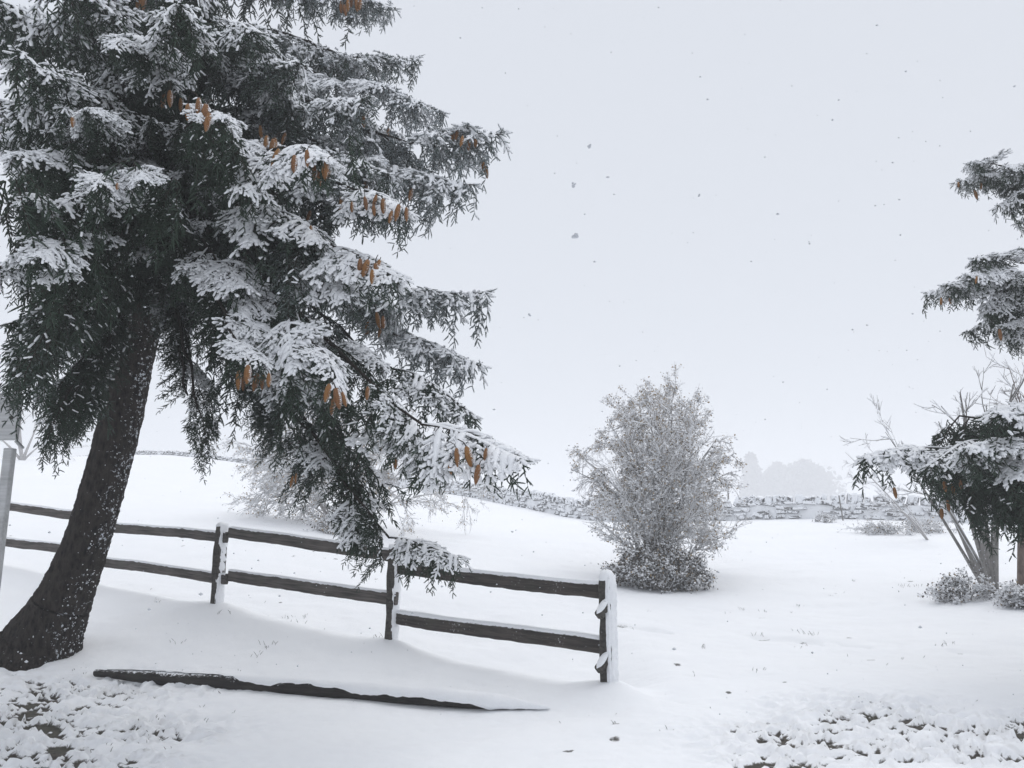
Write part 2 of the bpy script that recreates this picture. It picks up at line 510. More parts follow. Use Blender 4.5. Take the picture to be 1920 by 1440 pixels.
# ------------------------------------------------------------------ drystone wall
rw = random.Random(5); nw = np.random.default_rng(5)
WP = [W(2150, 985, 25.0), W(1950, 985, 26.0), W(1500, 972, 28.0), W(1300, 974, 30), W(1130, 977, 32.0), W(1000, 955, 37.0), W(900, 935, 42.0), W(750, 908, 48), W(600, 890, 52.0), W(280, 852, 62.0), W(60, 850, 66.0)]
WP = np.array([[p[0], p[1]] for p in WP])
seg = np.r_[0, np.cumsum(np.linalg.norm(np.diff(WP, axis=0), axis=1))]
def wall_at(s):
    x = np.interp(s, seg, WP[:, 0]); y = np.interp(s, seg, WP[:, 1])
    x2 = np.interp(s + .2, seg, WP[:, 0]); y2 = np.interp(s + .2, seg, WP[:, 1])
    x1 = np.interp(s - .2, seg, WP[:, 0]); y1 = np.interp(s - .2, seg, WP[:, 1])
    u = np.array([x2 - x1, y2 - y1, 0]); u = u / np.linalg.norm(u)
    n = np.array([u[1], -u[0], 0])
    if n[1] > 0: n = -n                      # faces the camera
    return np.array([x, y, 0]), u, n
c0 = wall_at(seg[-1] * .3)[0]
wall = thing('drystone_wall', 'long snow-plastered drystone wall with tilted cope stones across the hillside', 'wall', (c0[0], c0[1], gz(c0[0], c0[1])))
wl = np.array(wall.location)
WH = 0.52
core = MB(); ss = np.arange(0, seg[-1], 0.5); prof = []
for s in ss:
    c, u, n = wall_at(s); z = gz(c[0], c[1])
    h = WH * (1 - .65 * sstep(40, 56, c[1])) * (0.92 + 0.16 * fbm(np.array([s * .35]), np.array([0.0]), 1.0, 2)[0])
    prof.append([c + n * .28 + [0, 0, z - .3], c + n * .20 + [0, 0, z + h * .5], c + n * .17 + [0, 0, z + h], c - n * .17 + [0, 0, z + h], c - n * .28 + [0, 0, z - .3]])
prof = np.array(prof) - wl
i0 = (np.arange(len(ss) - 1)[:, None] * 5 + np.arange(4)[None])
core.add(prof, np.stack([i0, i0 + 1, i0 + 6, i0 + 5], -1).reshape(-1, 4), smooth=False)
core.build('packed_snow', M_snow, wall)
def stone_mesh(rng, a, b, c):
    V, F = box((0, 0, 0), np.eye(3), (a, b, c), 0.25 * min(a, b, c))
    V = V * (1 + 0.35 * (rng.random((len(V), 3)) - .5))
    m = MB(); m.add(V, F, smooth=False); return m.mesh('stone', M_stone)
cope_meshes = [stone_mesh(nw, .5, .5, .5) for _ in range(8)]
face_meshes = [stone_mesh(nw, .5, .5, .5) for _ in range(8)]
placed = []
s = 0.0
while s < seg[-1] - .3:                       # cope: slabs set on edge, leaning
    w = rw.uniform(.13, .30); h = rw.uniform(.24, .42)
    c, u, n = wall_at(s); z = gz(c[0], c[1])
    tl = rw.uniform(-.55, .15)
    h *= 1 - .5 * float(sstep(44, 56, c[1]))
    top = WH * (1 - .65 * sstep(40, 56, c[1])) * (0.92 + 0.16 * fbm(np.array([s * .35]), np.array([0.0]), 1.0, 2)[0])
    Rm = Matrix((( u[0], -n[0], 0), (u[1], -n[1], 0), (0, 0, 1))).to_4x4()
    M = Matrix.Translation(Vector((c[0], c[1], z + top + h * .40)) - Vector(wl)) @ Rm @ Matrix.Rotation(tl, 4, 'Y') @ Matrix.Rotation(rw.uniform(-.2, .2), 4, 'Z') @ Matrix.Diagonal((w, rw.uniform(.3, .42), h, 1))
    placed.append((c[1], rw.choice(cope_meshes), M))
    s += w * rw.uniform(1.0, 1.45)
for row in range(4):
    s = rw.uniform(0, .3)
    while s < seg[-1] - .3:
        w = rw.uniform(.22, .62); h = rw.uniform(.08, .17)
        c, u, n = wall_at(s)
        if rw.random() < .22 or (row > 1 and c[1] > 46): s += w; continue
        z = gz(c[0], c[1])
        Rm = Matrix(((u[0], -n[0], 0), (u[1], -n[1], 0), (0, 0, 1))).to_4x4()
        q = c + n * (.25 - row * .025)
        M = Matrix.Translation(Vector((q[0], q[1], z + .07 + row * .155 + rw.uniform(-.03, .03))) - Vector(wl)) @ Rm @ Matrix.Rotation(rw.uniform(-.12, .12), 4, 'Y') @ Matrix.Diagonal((w, .16, h, 1))
        placed.append((c[1] + 3, rw.choice(face_meshes), M))
        s += w * rw.uniform(1.0, 1.25)
placed.sort(key=lambda t: t[0])
# the wall nearest the right edge is partly outside the frame: name those in view
for _, me, M in placed[:300]:
    inst('stone', me, wall, M)
rest = MB()
for _, me, M in placed[300:]:
    V = np.array([v.co[:] for v in me.vertices]); A = np.array(M)
    rest.add(V @ A[:3, :3].T + A[:3, 3], np.array([p.vertices[:] for p in me.polygons]), smooth=False)
tag(rest.build('stone_courses', M_stone, wall), kind='stuff')
print('wall stones', len(placed))
# fence stakes standing by the wall
for (px, y0, y1, Y, rr, lab) in ((1577, 974, 930, 26.5, .022, 'thin leaning stake standing in the snow in front of the drystone wall'),
                                 (1365, 945, 915, 31.5, .035, 'short grey stake sticking up behind the drystone wall')):
    a = W(px + (4 if Y < 30 else 0), y0, Y); b = W(px - (4 if Y < 30 else 0), y1, Y)
    a[2] = gz(a[0], a[1]) - .1
    st = MB(); P = np.array([[a, a * .5 + b * .5, b]]); st.add(*tubes(P - a, np.array([[rr, rr, rr * .9]]), 6))
    st.add(*blob(b - a, rr * 1.3, nw, .6))
    tag(st.build('stake', M_greybark, loc=a), lab, 'stake')

# ------------------------------------------------------------------ fence
fence = thing('rail_fence', 'dark split-rail fence with two rails and snow-plastered posts', 'fence', tuple(POSTS[1]))
fl = POSTS[1].copy()
rf = np.random.default_rng(11)
UP = np.array([0, 0, 1.0])

def crust(c, u, v, n, hu, hv, t0, rng, edge=0.02, seed=0.0, nu=11, nv=72):
    """a lumpy plate of wind-packed snow stuck to a face: centre c, in-plane u,v, outward n"""
    a = np.linspace(-1, 1, nu); b = np.linspace(-1, 1, nv)
    A, B = np.meshgrid(a, b)
    ragged = hu * (1 + 0.55 * (fbm(B * 10 * hv / .5 + seed, A * 0 + seed, 1, 3) - .5))
    th = t0 * (1 - np.abs(A) ** 4) * (1 - np.abs(B) ** 14) * (0.1 + 1.8 * fbm(A * 4 + seed, B * 16 * hv / .5, seed, 4, .65))
    th = th - 0.004
    P = c + u * (A * ragged)[..., None] + v * (B * hv)[..., None] + n * th[..., None]
    i = np.arange(nv - 1)[:, None] * nu + np.arange(nu - 1)[None]
    return P.reshape(-1, 3), np.stack([i, i + 1, i + nu + 1, i + nu], -1).reshape(-1, 4)

tops = [W(1134, 1082, 7.55), W(740, 1000, 9.1), W(413, 985, 10.1), W(185, 930, 11.3), W(-110, 905, 13.0)]
dirs = []
for i, p in enumerate(POSTS):
    a = POSTS[max(i - 1, 0)]; b = POSTS[min(i + 1, len(POSTS) - 1)]
    u = a - b; u[2] = 0; dirs.append(u / np.linalg.norm(u))
PW = 0.075
post_objs = []
for i, p in enumerate(POSTS):
    u = dirs[i]; n = np.array([u[1], -u[0], 0.0])
    PD = (.058, .046, .040, .04, .04)[i]
    if n[1] > 0: n = -n
    h = tops[i][2] - p[2]
    if i == 1: h = 1.14
    lean = np.array([0.01 * (i % 2), 0, 1.0]); lean /= np.linalg.norm(lean)
    mb = MB()
    nz = 14
    zz = np.linspace(-.25, h, nz); prof = []
    cs = np.array([[-1, -.8], [-.8, -1], [.8, -1], [1, -.8], [1, .8], [.8, 1], [-.8, 1], [-1, .8]])
    for z in zz:
        wv = 1 + .05 * math.sin(z * 7 + i * 2) + .04 * rf.normal()
        tt = 1 if z < h - .03 else .86
        prof.append(np.array([u * a * PD * wv * tt + n * b * PW * wv * tt for a, b in cs]) + lean * z)
    k = np.arange(8); F = []
    for j in range(nz - 1):
        for q in range(8): F.append([j * 8 + q, j * 8 + (q + 1) % 8, (j + 1) * 8 + (q + 1) % 8, (j + 1) * 8 + q])
    V = np.concatenate(prof)
    mb.add(V, F, smooth=False)
    mb.add(prof[-1], [[0, 1, 2, 3, 4, 5, 6, 7]], smooth=False)
    po = mb.build('post', M_post, fence, tuple(p - fl))
    post_objs.append(po)
    # snow driven onto the side that faces the wind, and a cap
    t0 = [0.024, 0.014, 0.010, 0.010, .010][i]
    sn = MB()
    sn.add(*crust(u * PD * 1.0 + lean * h * .5 - n * .012, n, lean, u, PW * .98, h * .52, t0, rf, seed=i * 3.1))
    if i == 0:
        sn.add(*crust(n * PW + u * PD * .75 + lean * h * .5, u, lean, n, PD * .42, h * .5, .014, rf, seed=8.2))
        sn.add(*crust(-n * PW + lean * h * .5, u, lean, -n, PD * .9, h * .5, .02, rf, seed=9.2))
    capn = 12
    A = np.linspace(0, 2 * np.pi, capn, endpoint=False); rings = []
    for rr, zz_ in ((1.04, -.03), (1.10, .0), (1.0, .03), (.7, .055), (.25, .068)):
        rings.append(np.array([u * math.copysign(abs(math.cos(t)) ** .6, math.cos(t)) * PD * rr + n * math.copysign(abs(math.sin(t)) ** .6, math.sin(t)) * PW * rr
                               + lean * (h + zz_ * (1.0 if i == 0 else .55) + .006 * rf.normal()) for t in A]))
    F = [[j * capn + q, j * capn + (q + 1) % capn, (j + 1) * capn + (q + 1) % capn, (j + 1) * capn + q] for j in range(4) for q in range(capn)]
    sn.add(np.concatenate(rings), F); sn.add(rings[-1], [list(range(capn))])
    sn.build('snow_cap', M_snow, po)

def rail(a, b, hh, th, mat, snow, seed, ext0=0.06, ext1=0.14, chew=0.0):
    """half-round rail from a (left) to b (right), snow lying along its top edge"""
    d = b - a; L = np.linalg.norm(d); x = d / L
    y = np.cross(UP, x); y /= np.linalg.norm(y); z = np.cross(x, y)
    A = np.array([x, y, z])
    m = 30; t = np.linspace(-ext0, L + ext1, m)
    cs = [(-1, -.7), (-.75, -1), (.75, -1), (1, -.7), (1, .75), (.7, 1), (-.7, 1), (-1, .75)]
    prof = []
    for k, s in enumerate(t):
        w = 1 + .10 * (vnoise(np.array([s * 1.4]), np.array([seed]), 3.0)[0] - .5) + .03 * rf.normal()
        off = .018 * math.sin(s * 1.3 + seed) + .012 * (vnoise(np.array([s * 2.2]), np.array([seed + 9]), 1.0)[0] - .5)
        endt = 1 - .45 * max(0, 1 - (min(s + ext0, L + ext1 - s)) / .12) * chew
        prof.append(np.array([[s, q[0] * th * w, q[1] * hh * w * endt + off] for q in cs]))
    V = np.concatenate(prof)
    F = [[j * 8 + q, j * 8 + (q + 1) % 8, (j + 1) * 8 + (q + 1) % 8, (j + 1) * 8 + q] for j in range(m - 1) for q in range(8)]
    mb = MB(); mb.add(V, F, smooth=False)
    mb.add(prof[0], [list(range(7, -1, -1))], smooth=False); mb.add(prof[-1], [list(range(8))], smooth=False)
    o = mb.build('rail', mat, fence)
    o.matrix_local = Matrix.Translation(Vector(a - fl)) @ Matrix(A.T.tolist()).to_4x4()
    sn = MB(); ns = 70; ts = np.linspace(-ext0 * .9, L + ext1 * .97, ns); pr = []
    for s in ts:
        off = .018 * math.sin(s * 1.3 + seed) + .012 * (vnoise(np.array([s * 2.2]), np.array([seed + 9]), 1.0)[0] - .5)
        w = 1 + .10 * (vnoise(np.array([s * 1.4]), np.array([seed]), 3.0)[0] - .5)
        hs = snow * (.45 + .9 * fbm(np.array([s * 2.5]), np.array([seed]), 5.0, 3)[0])
        e = min(1, min(s + ext0, L + ext1 - s) / .05 + .15)
        lip = rf.uniform(0, .012)
        top = hh * w + off
        pr.append(np.array([[s, -th * 1.02, top - .010 - lip], [s, -th * .85, top + hs * .7 * e], [s, 0, top + hs * e], [s, th * .85, top + hs * .7 * e], [s, th * 1.02, top - .010 - lip]]))
    i5 = np.arange(ns - 1)[:, None] * 5 + np.arange(4)[None]
    sn.add(np.concatenate(pr), np.stack([i5, i5 + 1, i5 + 6, i5 + 5], -1).reshape(-1, 4))
    sn.build('snow_ridge', M_snow, o)
    return o

def lerp(a, b, t): return a + (b - a) * t
# (left pixel, depth) -> (right pixel, depth)
nb = 0.0
rail(W(428, 1000, 10.1), W(742, 1040, 9.1), .072, .030, M_rail, .014, 1.0, -.02, .10)
rail(W(428, 1080, 10.1), W(728, 1118, 9.1), .072, .030, M_rail, .014, 2.0, -.02, .12)
rail(W(745, 1064, 9.1), W(1124, 1108, 7.60), .070, .032, M_rail_snowy, .030, 3.0, .0, .10)
rail(W(745, 1156, 9.1), W(1128, 1213, 7.60), .070, .032, M_rail_snowy, .030, 4.0, .0, .10)
rail(W(188, 985, 11.35), W(405, 1008, 10.17), .066, .030, M_rail, .010, 5.0, .05, .20)
rail(W(185, 1052, 11.35), W(405, 1084, 10.17), .066, .030, M_rail, .010, 6.0, .05, .20)
rail(W(-115, 933, 13.0), W(185, 969, 11.35), .066, .030, M_rail, .010, 7.0, .05, .1)
rail(W(-120, 996, 13.0), W(180, 1035, 11.35), .066, .030, M_rail, .010, 8.0, .05, .1)
# stubs of the missing third bay, still wedged in the end post
for py, pz in ((1142, 0), (1243, 0)):
    c = W(1131, py, 7.47)
    u = dirs[0]; n = np.array([u[1], -u[0], 0.0]); n = -n if n[1] > 0 else n
    dd = norm(n * .75 - u * .25 + np.array([0, 0, -.75])); sd = norm(np.cross(dd, UP)); up = np.cross(sd, dd)
    mb = MB(); V, F = box(c - fl, np.array([dd, sd, up]), (.095, .036, .045), .018); mb.add(V, F, smooth=False)
    o = mb.build('rail_stub', M_post, fence)
    sn = MB(); P = np.array([[c + norm(up + u * .4) * .047 + dd * t for t in np.linspace(-.09, .10, 6)]]) - fl
    sn.add(*tubes(P, np.array([[.012, .034, .040, .040, .032, .004]]), 8, (1, .6)))
    sn.build('snow_cap', M_snow, o)

# ------------------------------------------------------------------ fallen log
la = W(180, 1263, 8.35); lb = W(985, 1336, 7.2)
la[2] = gz(la[0], la[1]) + .075; lb[2] = gz(lb[0], lb[1]) + .022
d = lb - la; L = np.linalg.norm(d); x = d / L; y = np.cross(UP, x); y /= np.linalg.norm(y); z = np.cross(x, y)
mb = MB(); m = 60; sd = 14; A = np.linspace(0, 2 * np.pi, sd, endpoint=False); prof = []
def log_r(s):
    t = s / L
    return (.042 + .038 * sstep(0, .20, t) - .014 * sstep(.5, 1.0, t)) * (1 - .5 * sstep(.88, 1.0, t))
for k, s in enumerate(np.linspace(0, L, m)):
    r = log_r(s) * (1 + .05 * np.sin(A * 3 + s) + .10 * (fbm(np.cos(A) * 1.5 + 4, np.sin(A) * 1.5 + 4, s * 1.7, 3) - .5))
    prof.append(np.stack([np.full(sd, s + (0.03 * math.sin(1)) * 0), r * np.cos(A), r * np.sin(A) * .86], -1))
i = np.arange(m - 1)[:, None] * sd + np.arange(sd)[None]; i2 = np.arange(m - 1)[:, None] * sd + (np.arange(sd) + 1)[None] % sd
mb.add(np.concatenate(prof), np.stack([i, i2, i2 + sd, i + sd], -1).reshape(-1, 4))
mb.add(prof[0], [list(range(sd - 1, -1, -1))], smooth=False); mb.add(prof[-1], [list(range(sd))], smooth=False)
logo = mb.build('fallen_log', M_log)
logo.matrix_local = Matrix.Translation(Vector(la)) @ Matrix(np.array([x, y, z]).T.tolist()).to_4x4()
tag(logo, 'fallen dark pole lying in the snow in front of the fence, half covered', 'log')
sn = MB(); ns = 150; na = 15; pr = []
for s in np.linspace(L * .02, L * 1.05, ns):
    t = s / L
    cover = .14 + .54 * sstep(.25, .9, t) + .5 * sstep(.88, .97, t) + .34 * np.exp(-((t - .42) / .07) ** 2) + .3 * (fbm(np.array([s * 2.6]), np.array([0.]), 4., 3)[0] - .5)
    front = math.pi * (.5 + .68 * min(max(cover, .05), .98)); back = -.2
    aa = np.linspace(back, front, na)
    th = (.008 + .026 * sstep(.15, .8, t)) * (.45 + fbm(np.full(na, s * 3.2), aa * 1.3, 2.0, 3)) * np.sin(np.linspace(0.06, math.pi - .06, na)) ** .35 + .003
    wob = .55 * (fbm(np.full(na, s * 11.0), aa * 0, 8.0, 3, .65) - .5) * np.linspace(0, 1, na)
    rr = log_r(min(s, L)) * 1.02 + th + .008 * sstep(.8, 1.0, t)
    e = min(1, max(0, (L * 1.05 - s) / .55) ** .5 + .05)
    # local y points away from the camera, so the camera side is cos < 0
    pr.append(np.stack([np.full(na, s), rr * e * np.cos(aa + wob), rr * e * .9 * np.sin(aa + wob)], -1))
i = np.arange(ns - 1)[:, None] * na + np.arange(na - 1)[None]
sn.add(np.concatenate(pr), np.stack([i, i + 1, i + na + 1, i + na], -1).reshape(-1, 4))
sn.build('snow_cover', M_snow, logo)

# ------------------------------------------------------------------ sign at the left edge
sp = W(-14, 1120, 6.6); sp[2] = gz(sp[0], sp[1])
sgn = thing('sign_board', 'grey wooden sign board on a grey post, cut by the left picture edge', 'sign', tuple(sp))
mb = MB(); V, F = box((0, 0, 1.0), np.eye(3), (.038, .035, 1.25), .006); mb.add(V, F, smooth=False); mb.build('post', M_greywood, sgn)
tz = W(0, 784, 6.6)[2] - sp[2]
mb = MB(); V, F = box((-.26, -.075, tz), np.eye(3), (.36, .022, .20), .006); mb.add(V, F, smooth=False); pn = mb.build('panel', M_greywood, sgn)
mb = MB(); V, F = ICO; mb.add(V * [.018, .012, .018] + [.045, -.100, tz - .01], F); mb.build('bolt', M_post, pn)
mb = MB(); V, F = box((.075, .0, tz - .23), np.array([[.72, 0, -.7], [0, 1, 0], [.7, 0, .72]]), (.045, .02, .010), .004); mb.add(V, F, smooth=False); mb.build('brace', M_greywood, sgn)
mb = MB(); mb.add(*tubes(np.array([[[x_, -.075, tz + .203] for x_ in np.linspace(-.60, .09, 12)]]), np.array([[.004] + [.010] * 10 + [.004]]), 8, (1.2, .8))); mb.build('snow_ridge', M_snow, pn)

# ------------------------------------------------------------------ spruce foliage
def shoot_geo(mb, P, rng, nl=.0135, K=30, snowp=None, snowr=.016, core=.0062):
    """P[N,4,3]: needle-clad shoots, snow lying on those in snowp"""
    N = len(P)
    if N == 0: return
    mb.add(*tubes(P, np.tile([core, core * 1.1, core, core * .3], (N, 1)), 4), mat=0)
    t = rng.random((N, K)) * 2.999
    i = t.astype(int); f = (t - i)[..., None]
    ar = np.arange(N)[:, None]
    a = P[ar, i]; b = P[ar, i + 1]
    c = a * (1 - f) + b * f; T = norm(b - a)
    rd = rng.normal(size=(N, K, 3)); rd -= (rd * T).sum(-1, keepdims=True) * T; rd = norm(rd)
    D = norm(T * .62 + rd * .80)
    ln = nl * (.75 + .5 * rng.random((N, K, 1)))
    sd = norm(np.cross(D, rng.normal(size=(N, K, 3)))) * .0025
    V = np.stack([c - sd, c + sd, c + D * ln], 2).reshape(-1, 3)
    mb.add(V, np.arange(N * K * 3).reshape(-1, 3), mat=0, smooth=False)
    if snowp is not None and snowp.any():
        Q = P[snowp]; n = len(Q)
        Q5 = np.stack([Q[:, 0], .85 * Q[:, 0] + .15 * Q[:, 1], Q[:, 1], .5 * (Q[:, 1] + Q[:, 2]), .3 * Q[:, 2] + .7 * Q[:, 3], Q[:, 3]], 1).copy()
        Q5[:, :, 2] += nl * .5
        r = snowr * (.70 + .6 * rng.random((n, 6))) * np.array([.2, .75, .9, .95, .85, .2])
        mb.add(*tubes(Q5, r, 5, (1.08, .78)), mat=2)

def curve_pts(p0, d0, l, bend, m, wig, rng):
    """polyline that starts along d0 and sags by bend*l"""
    t = np.linspace(0, 1, m)[:, None]
    w = rng.normal(size=(3, 1, 3))
    return p0 + d0 * l * t + np.array([0, 0, -1.0]) * bend * l * t ** 2 + wig * l * (np.sin(t * 3 + w[0]) - np.sin(w[0])) * norm(w[1])

def resample(P, s):
    """point and tangent at fraction s of polyline"""
    t = s * (len(P) - 1); i = min(int(t), len(P) - 2); f = t - i
    return P[i] * (1 - f) + P[i + 1] * f, norm(P[i + 1] - P[i])

def spray(seed, L=1.25, width=.55, droop=.35, hang=.35, n_hang=12, snow=.8, lat_n=13, snow_r=.016, upturn=.20, lb=(.05, .40), name='branch'):
    rng = np.random.default_rng(seed)
    mb = MB()
    ax = curve_pts(np.zeros(3), np.array([1.0, 0, .10]), L, droop, 12, .03, rng)
    tx = np.linspace(0, 1, 12); ax[:, 2] += L * upturn * tx ** 4
    wood = [(ax, .011)]; shoots = []; pads = []
    def add_shoot(p, d, l, bend=.25, sn=True):
        shoots.append((curve_pts(p, norm(d), l, bend, 4, .04, rng), sn))
    def clothe(P, length, sp, flat, sn):
        n = max(2, int(length / sp))
        for k in range(n):
            s = (k + .6 * rng.random()) / n
            p, T = resample(P, min(s, .999))
            side = norm(np.cross(T, UP) + 1e-6) * (1 if k % 2 else -1)
            lift = np.array([0, 0, rng.uniform(-.55, .45)])
            l = rng.uniform(.05, .105) * (1.1 - .3 * s)
            add_shoot(p, T * .75 + side * .75 + lift, l, rng.uniform(-.15, .35), sn)
        p, T = resample(P, .999)
        add_shoot(p - T * .02, T + np.array([0, 0, .15]), .08, .0, sn)
    clothe(ax[3:], L * .75, .028, True, True)
    for k in range(lat_n * 2):
        s = .10 + .86 * (k + .5 * rng.random()) / (lat_n * 2)
        p, T = resample(ax, s)
        side = norm(np.cross(T, UP)) * (1 if k % 2 else -1)
        l = width * (1.05 - s) ** .75 * (.55 + .6 * rng.random()) + .06
        d = norm(T * .62 + side * .85 + np.array([0, 0, rng.uniform(-.15, .18)]))
        P = curve_pts(p, d, l, rng.uniform(*lb), 6, .05, rng)
        wood.append((P, .005))
        clothe(P[1:], l * .85, .030, True, True)
        if rng.random() < snow * .55: pads.append(P)
        if l > .26:
            for q in range(int(l / .075)):
                s2 = .2 + .7 * rng.random(); p2, T2 = resample(P, s2)
                sd2 = norm(np.cross(T2, UP)) * (1 if q % 2 else -1)
                P2 = curve_pts(p2, norm(T2 * .7 + sd2 * .7), l * (1.05 - s2) * .6 + .05, rng.uniform(.0, .5), 5, .05, rng)
                wood.append((P2, .0035)); clothe(P2, .16, .034, True, True)
    for k in range(n_hang):
        s = .08 + .88 * rng.random()
        p, T = resample(ax, s)
        side = norm(np.cross(T, UP)) * rng.choice([-1, 1])
        p = p + side * rng.uniform(0, .22) * (1 - s)
        l = hang * rng.uniform(.45, 1.15)
        t = np.linspace(0, 1, 7)[:, None]
        P = p + (side * rng.uniform(.02, .12) + T * rng.uniform(-.05, .12)) * np.sqrt(t) + np.array([0, 0, -1.0]) * l * t ** 1.2 + .012 * rng.normal(size=(7, 3)) * t
        wood.append((P, .004))
        n = int(l / .030)
        for q in range(n):
            s2 = (q + rng.random()) / n; pp, TT = resample(P, min(s2, .99))
            az = rng.uniform(0, 6.28)
            add_shoot(pp, np.array([math.cos(az) * .85, math.sin(az) * .85, rng.uniform(-.9, -.1)]), rng.uniform(.045, .095), rng.uniform(.0, .6), False)
        pp, TT = resample(P, .999); add_shoot(pp, TT + rng.normal(size=3) * .3, .08, -.1, False)
    SH = np.array([s for s, _ in shoots]); sn = np.array([b for _, b in shoots])
    Tz = np.abs(norm(SH[:, -1] - SH[:, 0])[:, 2])
    top = sn & (rng.random(len(SH)) < snow) & (Tz < .80)
    hangs = (~sn) & (rng.random(len(SH)) < snow * .08) & (Tz < .6)
    shoot_geo(mb, SH, rng, snowp=top | hangs, snowr=snow_r)
    for P, r in wood:
        mb.add(*tubes(P[None], np.linspace(r, r * .35, len(P))[None], 5), mat=1)
    for P in [ax] + pads if snow > .3 else []:
        wd = .55 if P is ax else 1.0
        Q = P[None].copy(); Q[..., 2] += .014
        m = len(P); r = np.interp(np.linspace(0, 1, m), [0, .2, .7, 1], [.4, 1, .9, .2]) * snow_r * wd * (2.0 if snow > .8 else 1.6) * (.6 + .8 * rng.random(m))
        mb.add(*tubes(Q, r[None], 7, (1.25, .55)), mat=2)
    return mb.mesh(name, [M_needle, M_twig, M_snow])

def bare_spray(seed, L=.9):
    """thin dead twigs with a few tufts, close to the trunk"""
    rng = np.random.default_rng(seed); mb = MB(); shoots = []
    ax = curve_pts(np.zeros(3), np.array([1.0, 0, 0]), L, .3, 9, .06, rng)
    mb.add(*tubes(ax[None], np.linspace(.009, .003, 9)[None], 5), mat=1)
    for k in range(26):
        p, T = resample(ax, rng.uniform(.1, .99))
        d = norm(T * .6 + rng.normal(size=3) * .6); l = rng.uniform(.12, .42)
        P = curve_pts(p, d, l, .5, 6, .10, rng)
        mb.add(*tubes(P[None], np.linspace(.004, .0018, 6)[None], 4), mat=1)
        for q in range(rng.integers(2, 6)):
            p2, T2 = resample(P, rng.uniform(.3, .99)); l2 = rng.uniform(.06, .16)
            P2 = curve_pts(p2, norm(T2 + rng.normal(size=3) * .7), l2, .6, 4, .1, rng)
            mb.add(*tubes(P2[None], np.linspace(.0028, .0014, 4)[None], 3), mat=1)
            if rng.random() < .55: shoots.append(curve_pts(P2[-1], norm(T2 + rng.normal(size=3) * .4), .08, .5, 4, .05, rng))
    shoot_geo(mb, np.array(shoots), rng, snowp=rng.random(len(shoots)) < .15)
    return mb.mesh('branch', [M_needle, M_twig, M_snow])

def hanging_twig(seed, L=.55):
    rng = np.random.default_rng(seed); mb = MB(); shoots = []
    for b_ in range(3):
        l = L * (1 if b_ == 0 else rng.uniform(.45, .8)); t = np.linspace(0, 1, 8)[:, None]
        az = rng.uniform(0, 6.28); o = np.array([math.cos(az), math.sin(az), 0])
        P = o * (.02 + .10 * b_ * np.sqrt(t)) + np.array([0, 0, -1.0]) * l * t + .015 * rng.normal(size=(8, 3)) * t
        mb.add(*tubes(P[None], np.linspace(.005, .002, 8)[None], 4), mat=1)
        n = int(l / .021)
        for q in range(n):
            pp, TT = resample(P, min((q + rng.random()) / n, .99)); a2 = rng.uniform(0, 6.28)
            shoots.append(curve_pts(pp, norm(np.array([math.cos(a2) * .8, math.sin(a2) * .8, rng.uniform(-.9, .05)])), rng.uniform(.04, .085), rng.uniform(.2, .8), 4, .05, rng))
        pp, TT = resample(P, .999); shoots.append(curve_pts(pp, TT, .09, .0, 4, .05, rng))
    SH = np.array(shoots); Tz = np.abs(norm(SH[:, -1] - SH[:, 0])[:, 2])
    shoot_geo(mb, SH, rng, snowp=(rng.random(len(SH)) < .06) & (Tz < .6), snowr=.0105)
    return mb.mesh('hanging_twig', [M_needle, M_twig, M_snow])

SPRAYS = {
    'curtain': [hanging_twig(500 + k, .45 + .06 * k) for k in range(5)],
    'snowy': [spray(100 + k, droop=.20 + .10 * k, width=.38 + .05 * (k % 3), hang=.36, n_hang=18, snow=.80, snow_r=.0190, upturn=.08 + .05 * (k % 3), lb=(.2, .7)) for k in range(4)],
    'mixed': [spray(200 + k, droop=.18 + .09 * k, width=.42, hang=.48, n_hang=28, snow=.58, snow_r=.0160, upturn=.16, lb=(.3, .95)) for k in range(4)],
    'hang': [spray(300 + k, L=1.05, width=.38, droop=.45 + .10 * k, hang=.58, n_hang=32, snow=.08, lat_n=10, snow_r=.0118, upturn=.05, lb=(.4, 1.0)) for k in range(3)],
    'bare': [bare_spray(400 + k) for k in range(2)],
}

def cone_mesh():
    mb = MB(); n = 22; sd = 12; prof = []
    for k in range(n):
        t = k / (n - 1)
        r = .018 * (math.sin(math.pi * min(1, .10 + .92 * t)) ** .55)
        r = max(r, .0015)
        a = np.linspace(0, 2 * np.pi, sd, endpoint=False) + (k % 2) * math.pi / sd
        r2 = r * (1 + (.16 if k % 2 else -.05) * (np.cos(a * 6 + k * .9) * .5 + .5))
        prof.append(np.stack([r2 * np.cos(a), r2 * np.sin(a), np.full(sd, -.135 * t)], -1))
    i = np.arange(n - 1)[:, None] * sd + np.arange(sd)[None]; i2 = np.arange(n - 1)[:, None] * sd + (np.arange(sd) + 1)[None] % sd
    mb.add(np.concatenate(prof), np.stack([i, i + sd, i2 + sd, i2], -1).reshape(-1, 4), smooth=False)
    # raised scales, overlapping downwards
    for k in range(2, n - 1):
        t = k / (n - 1); r = .018 * (math.sin(math.pi * min(1, .10 + .92 * t)) ** .55)
        for q in range(7):
            a = 2 * math.pi * (q + .5 * (k % 2)) / 7; w = .36
            e = lambda ang, rr, zz: [rr * math.cos(ang), rr * math.sin(ang), zz]
            z = -.135 * t
            V = [e(a - w, r * 1.02, z + .004), e(a + w, r * 1.02, z + .004), e(a + w * .6, r * 1.13, z - .005), e(a, r * 1.17, z - .0085), e(a - w * .6, r * 1.13, z - .005)]
            mb.add(V, [[0, 4, 3, 2, 1]], smooth=False)
    mb.add(*tubes(np.array([[[0, .05, .045], [0, .015, .028], [0, 0, -.004]]]), np.array([[.003, .003, .004]]), 5), mat=1)
    return mb.mesh('spruce_cone', [M_cone, M_twig])
CONE = cone_mesh()

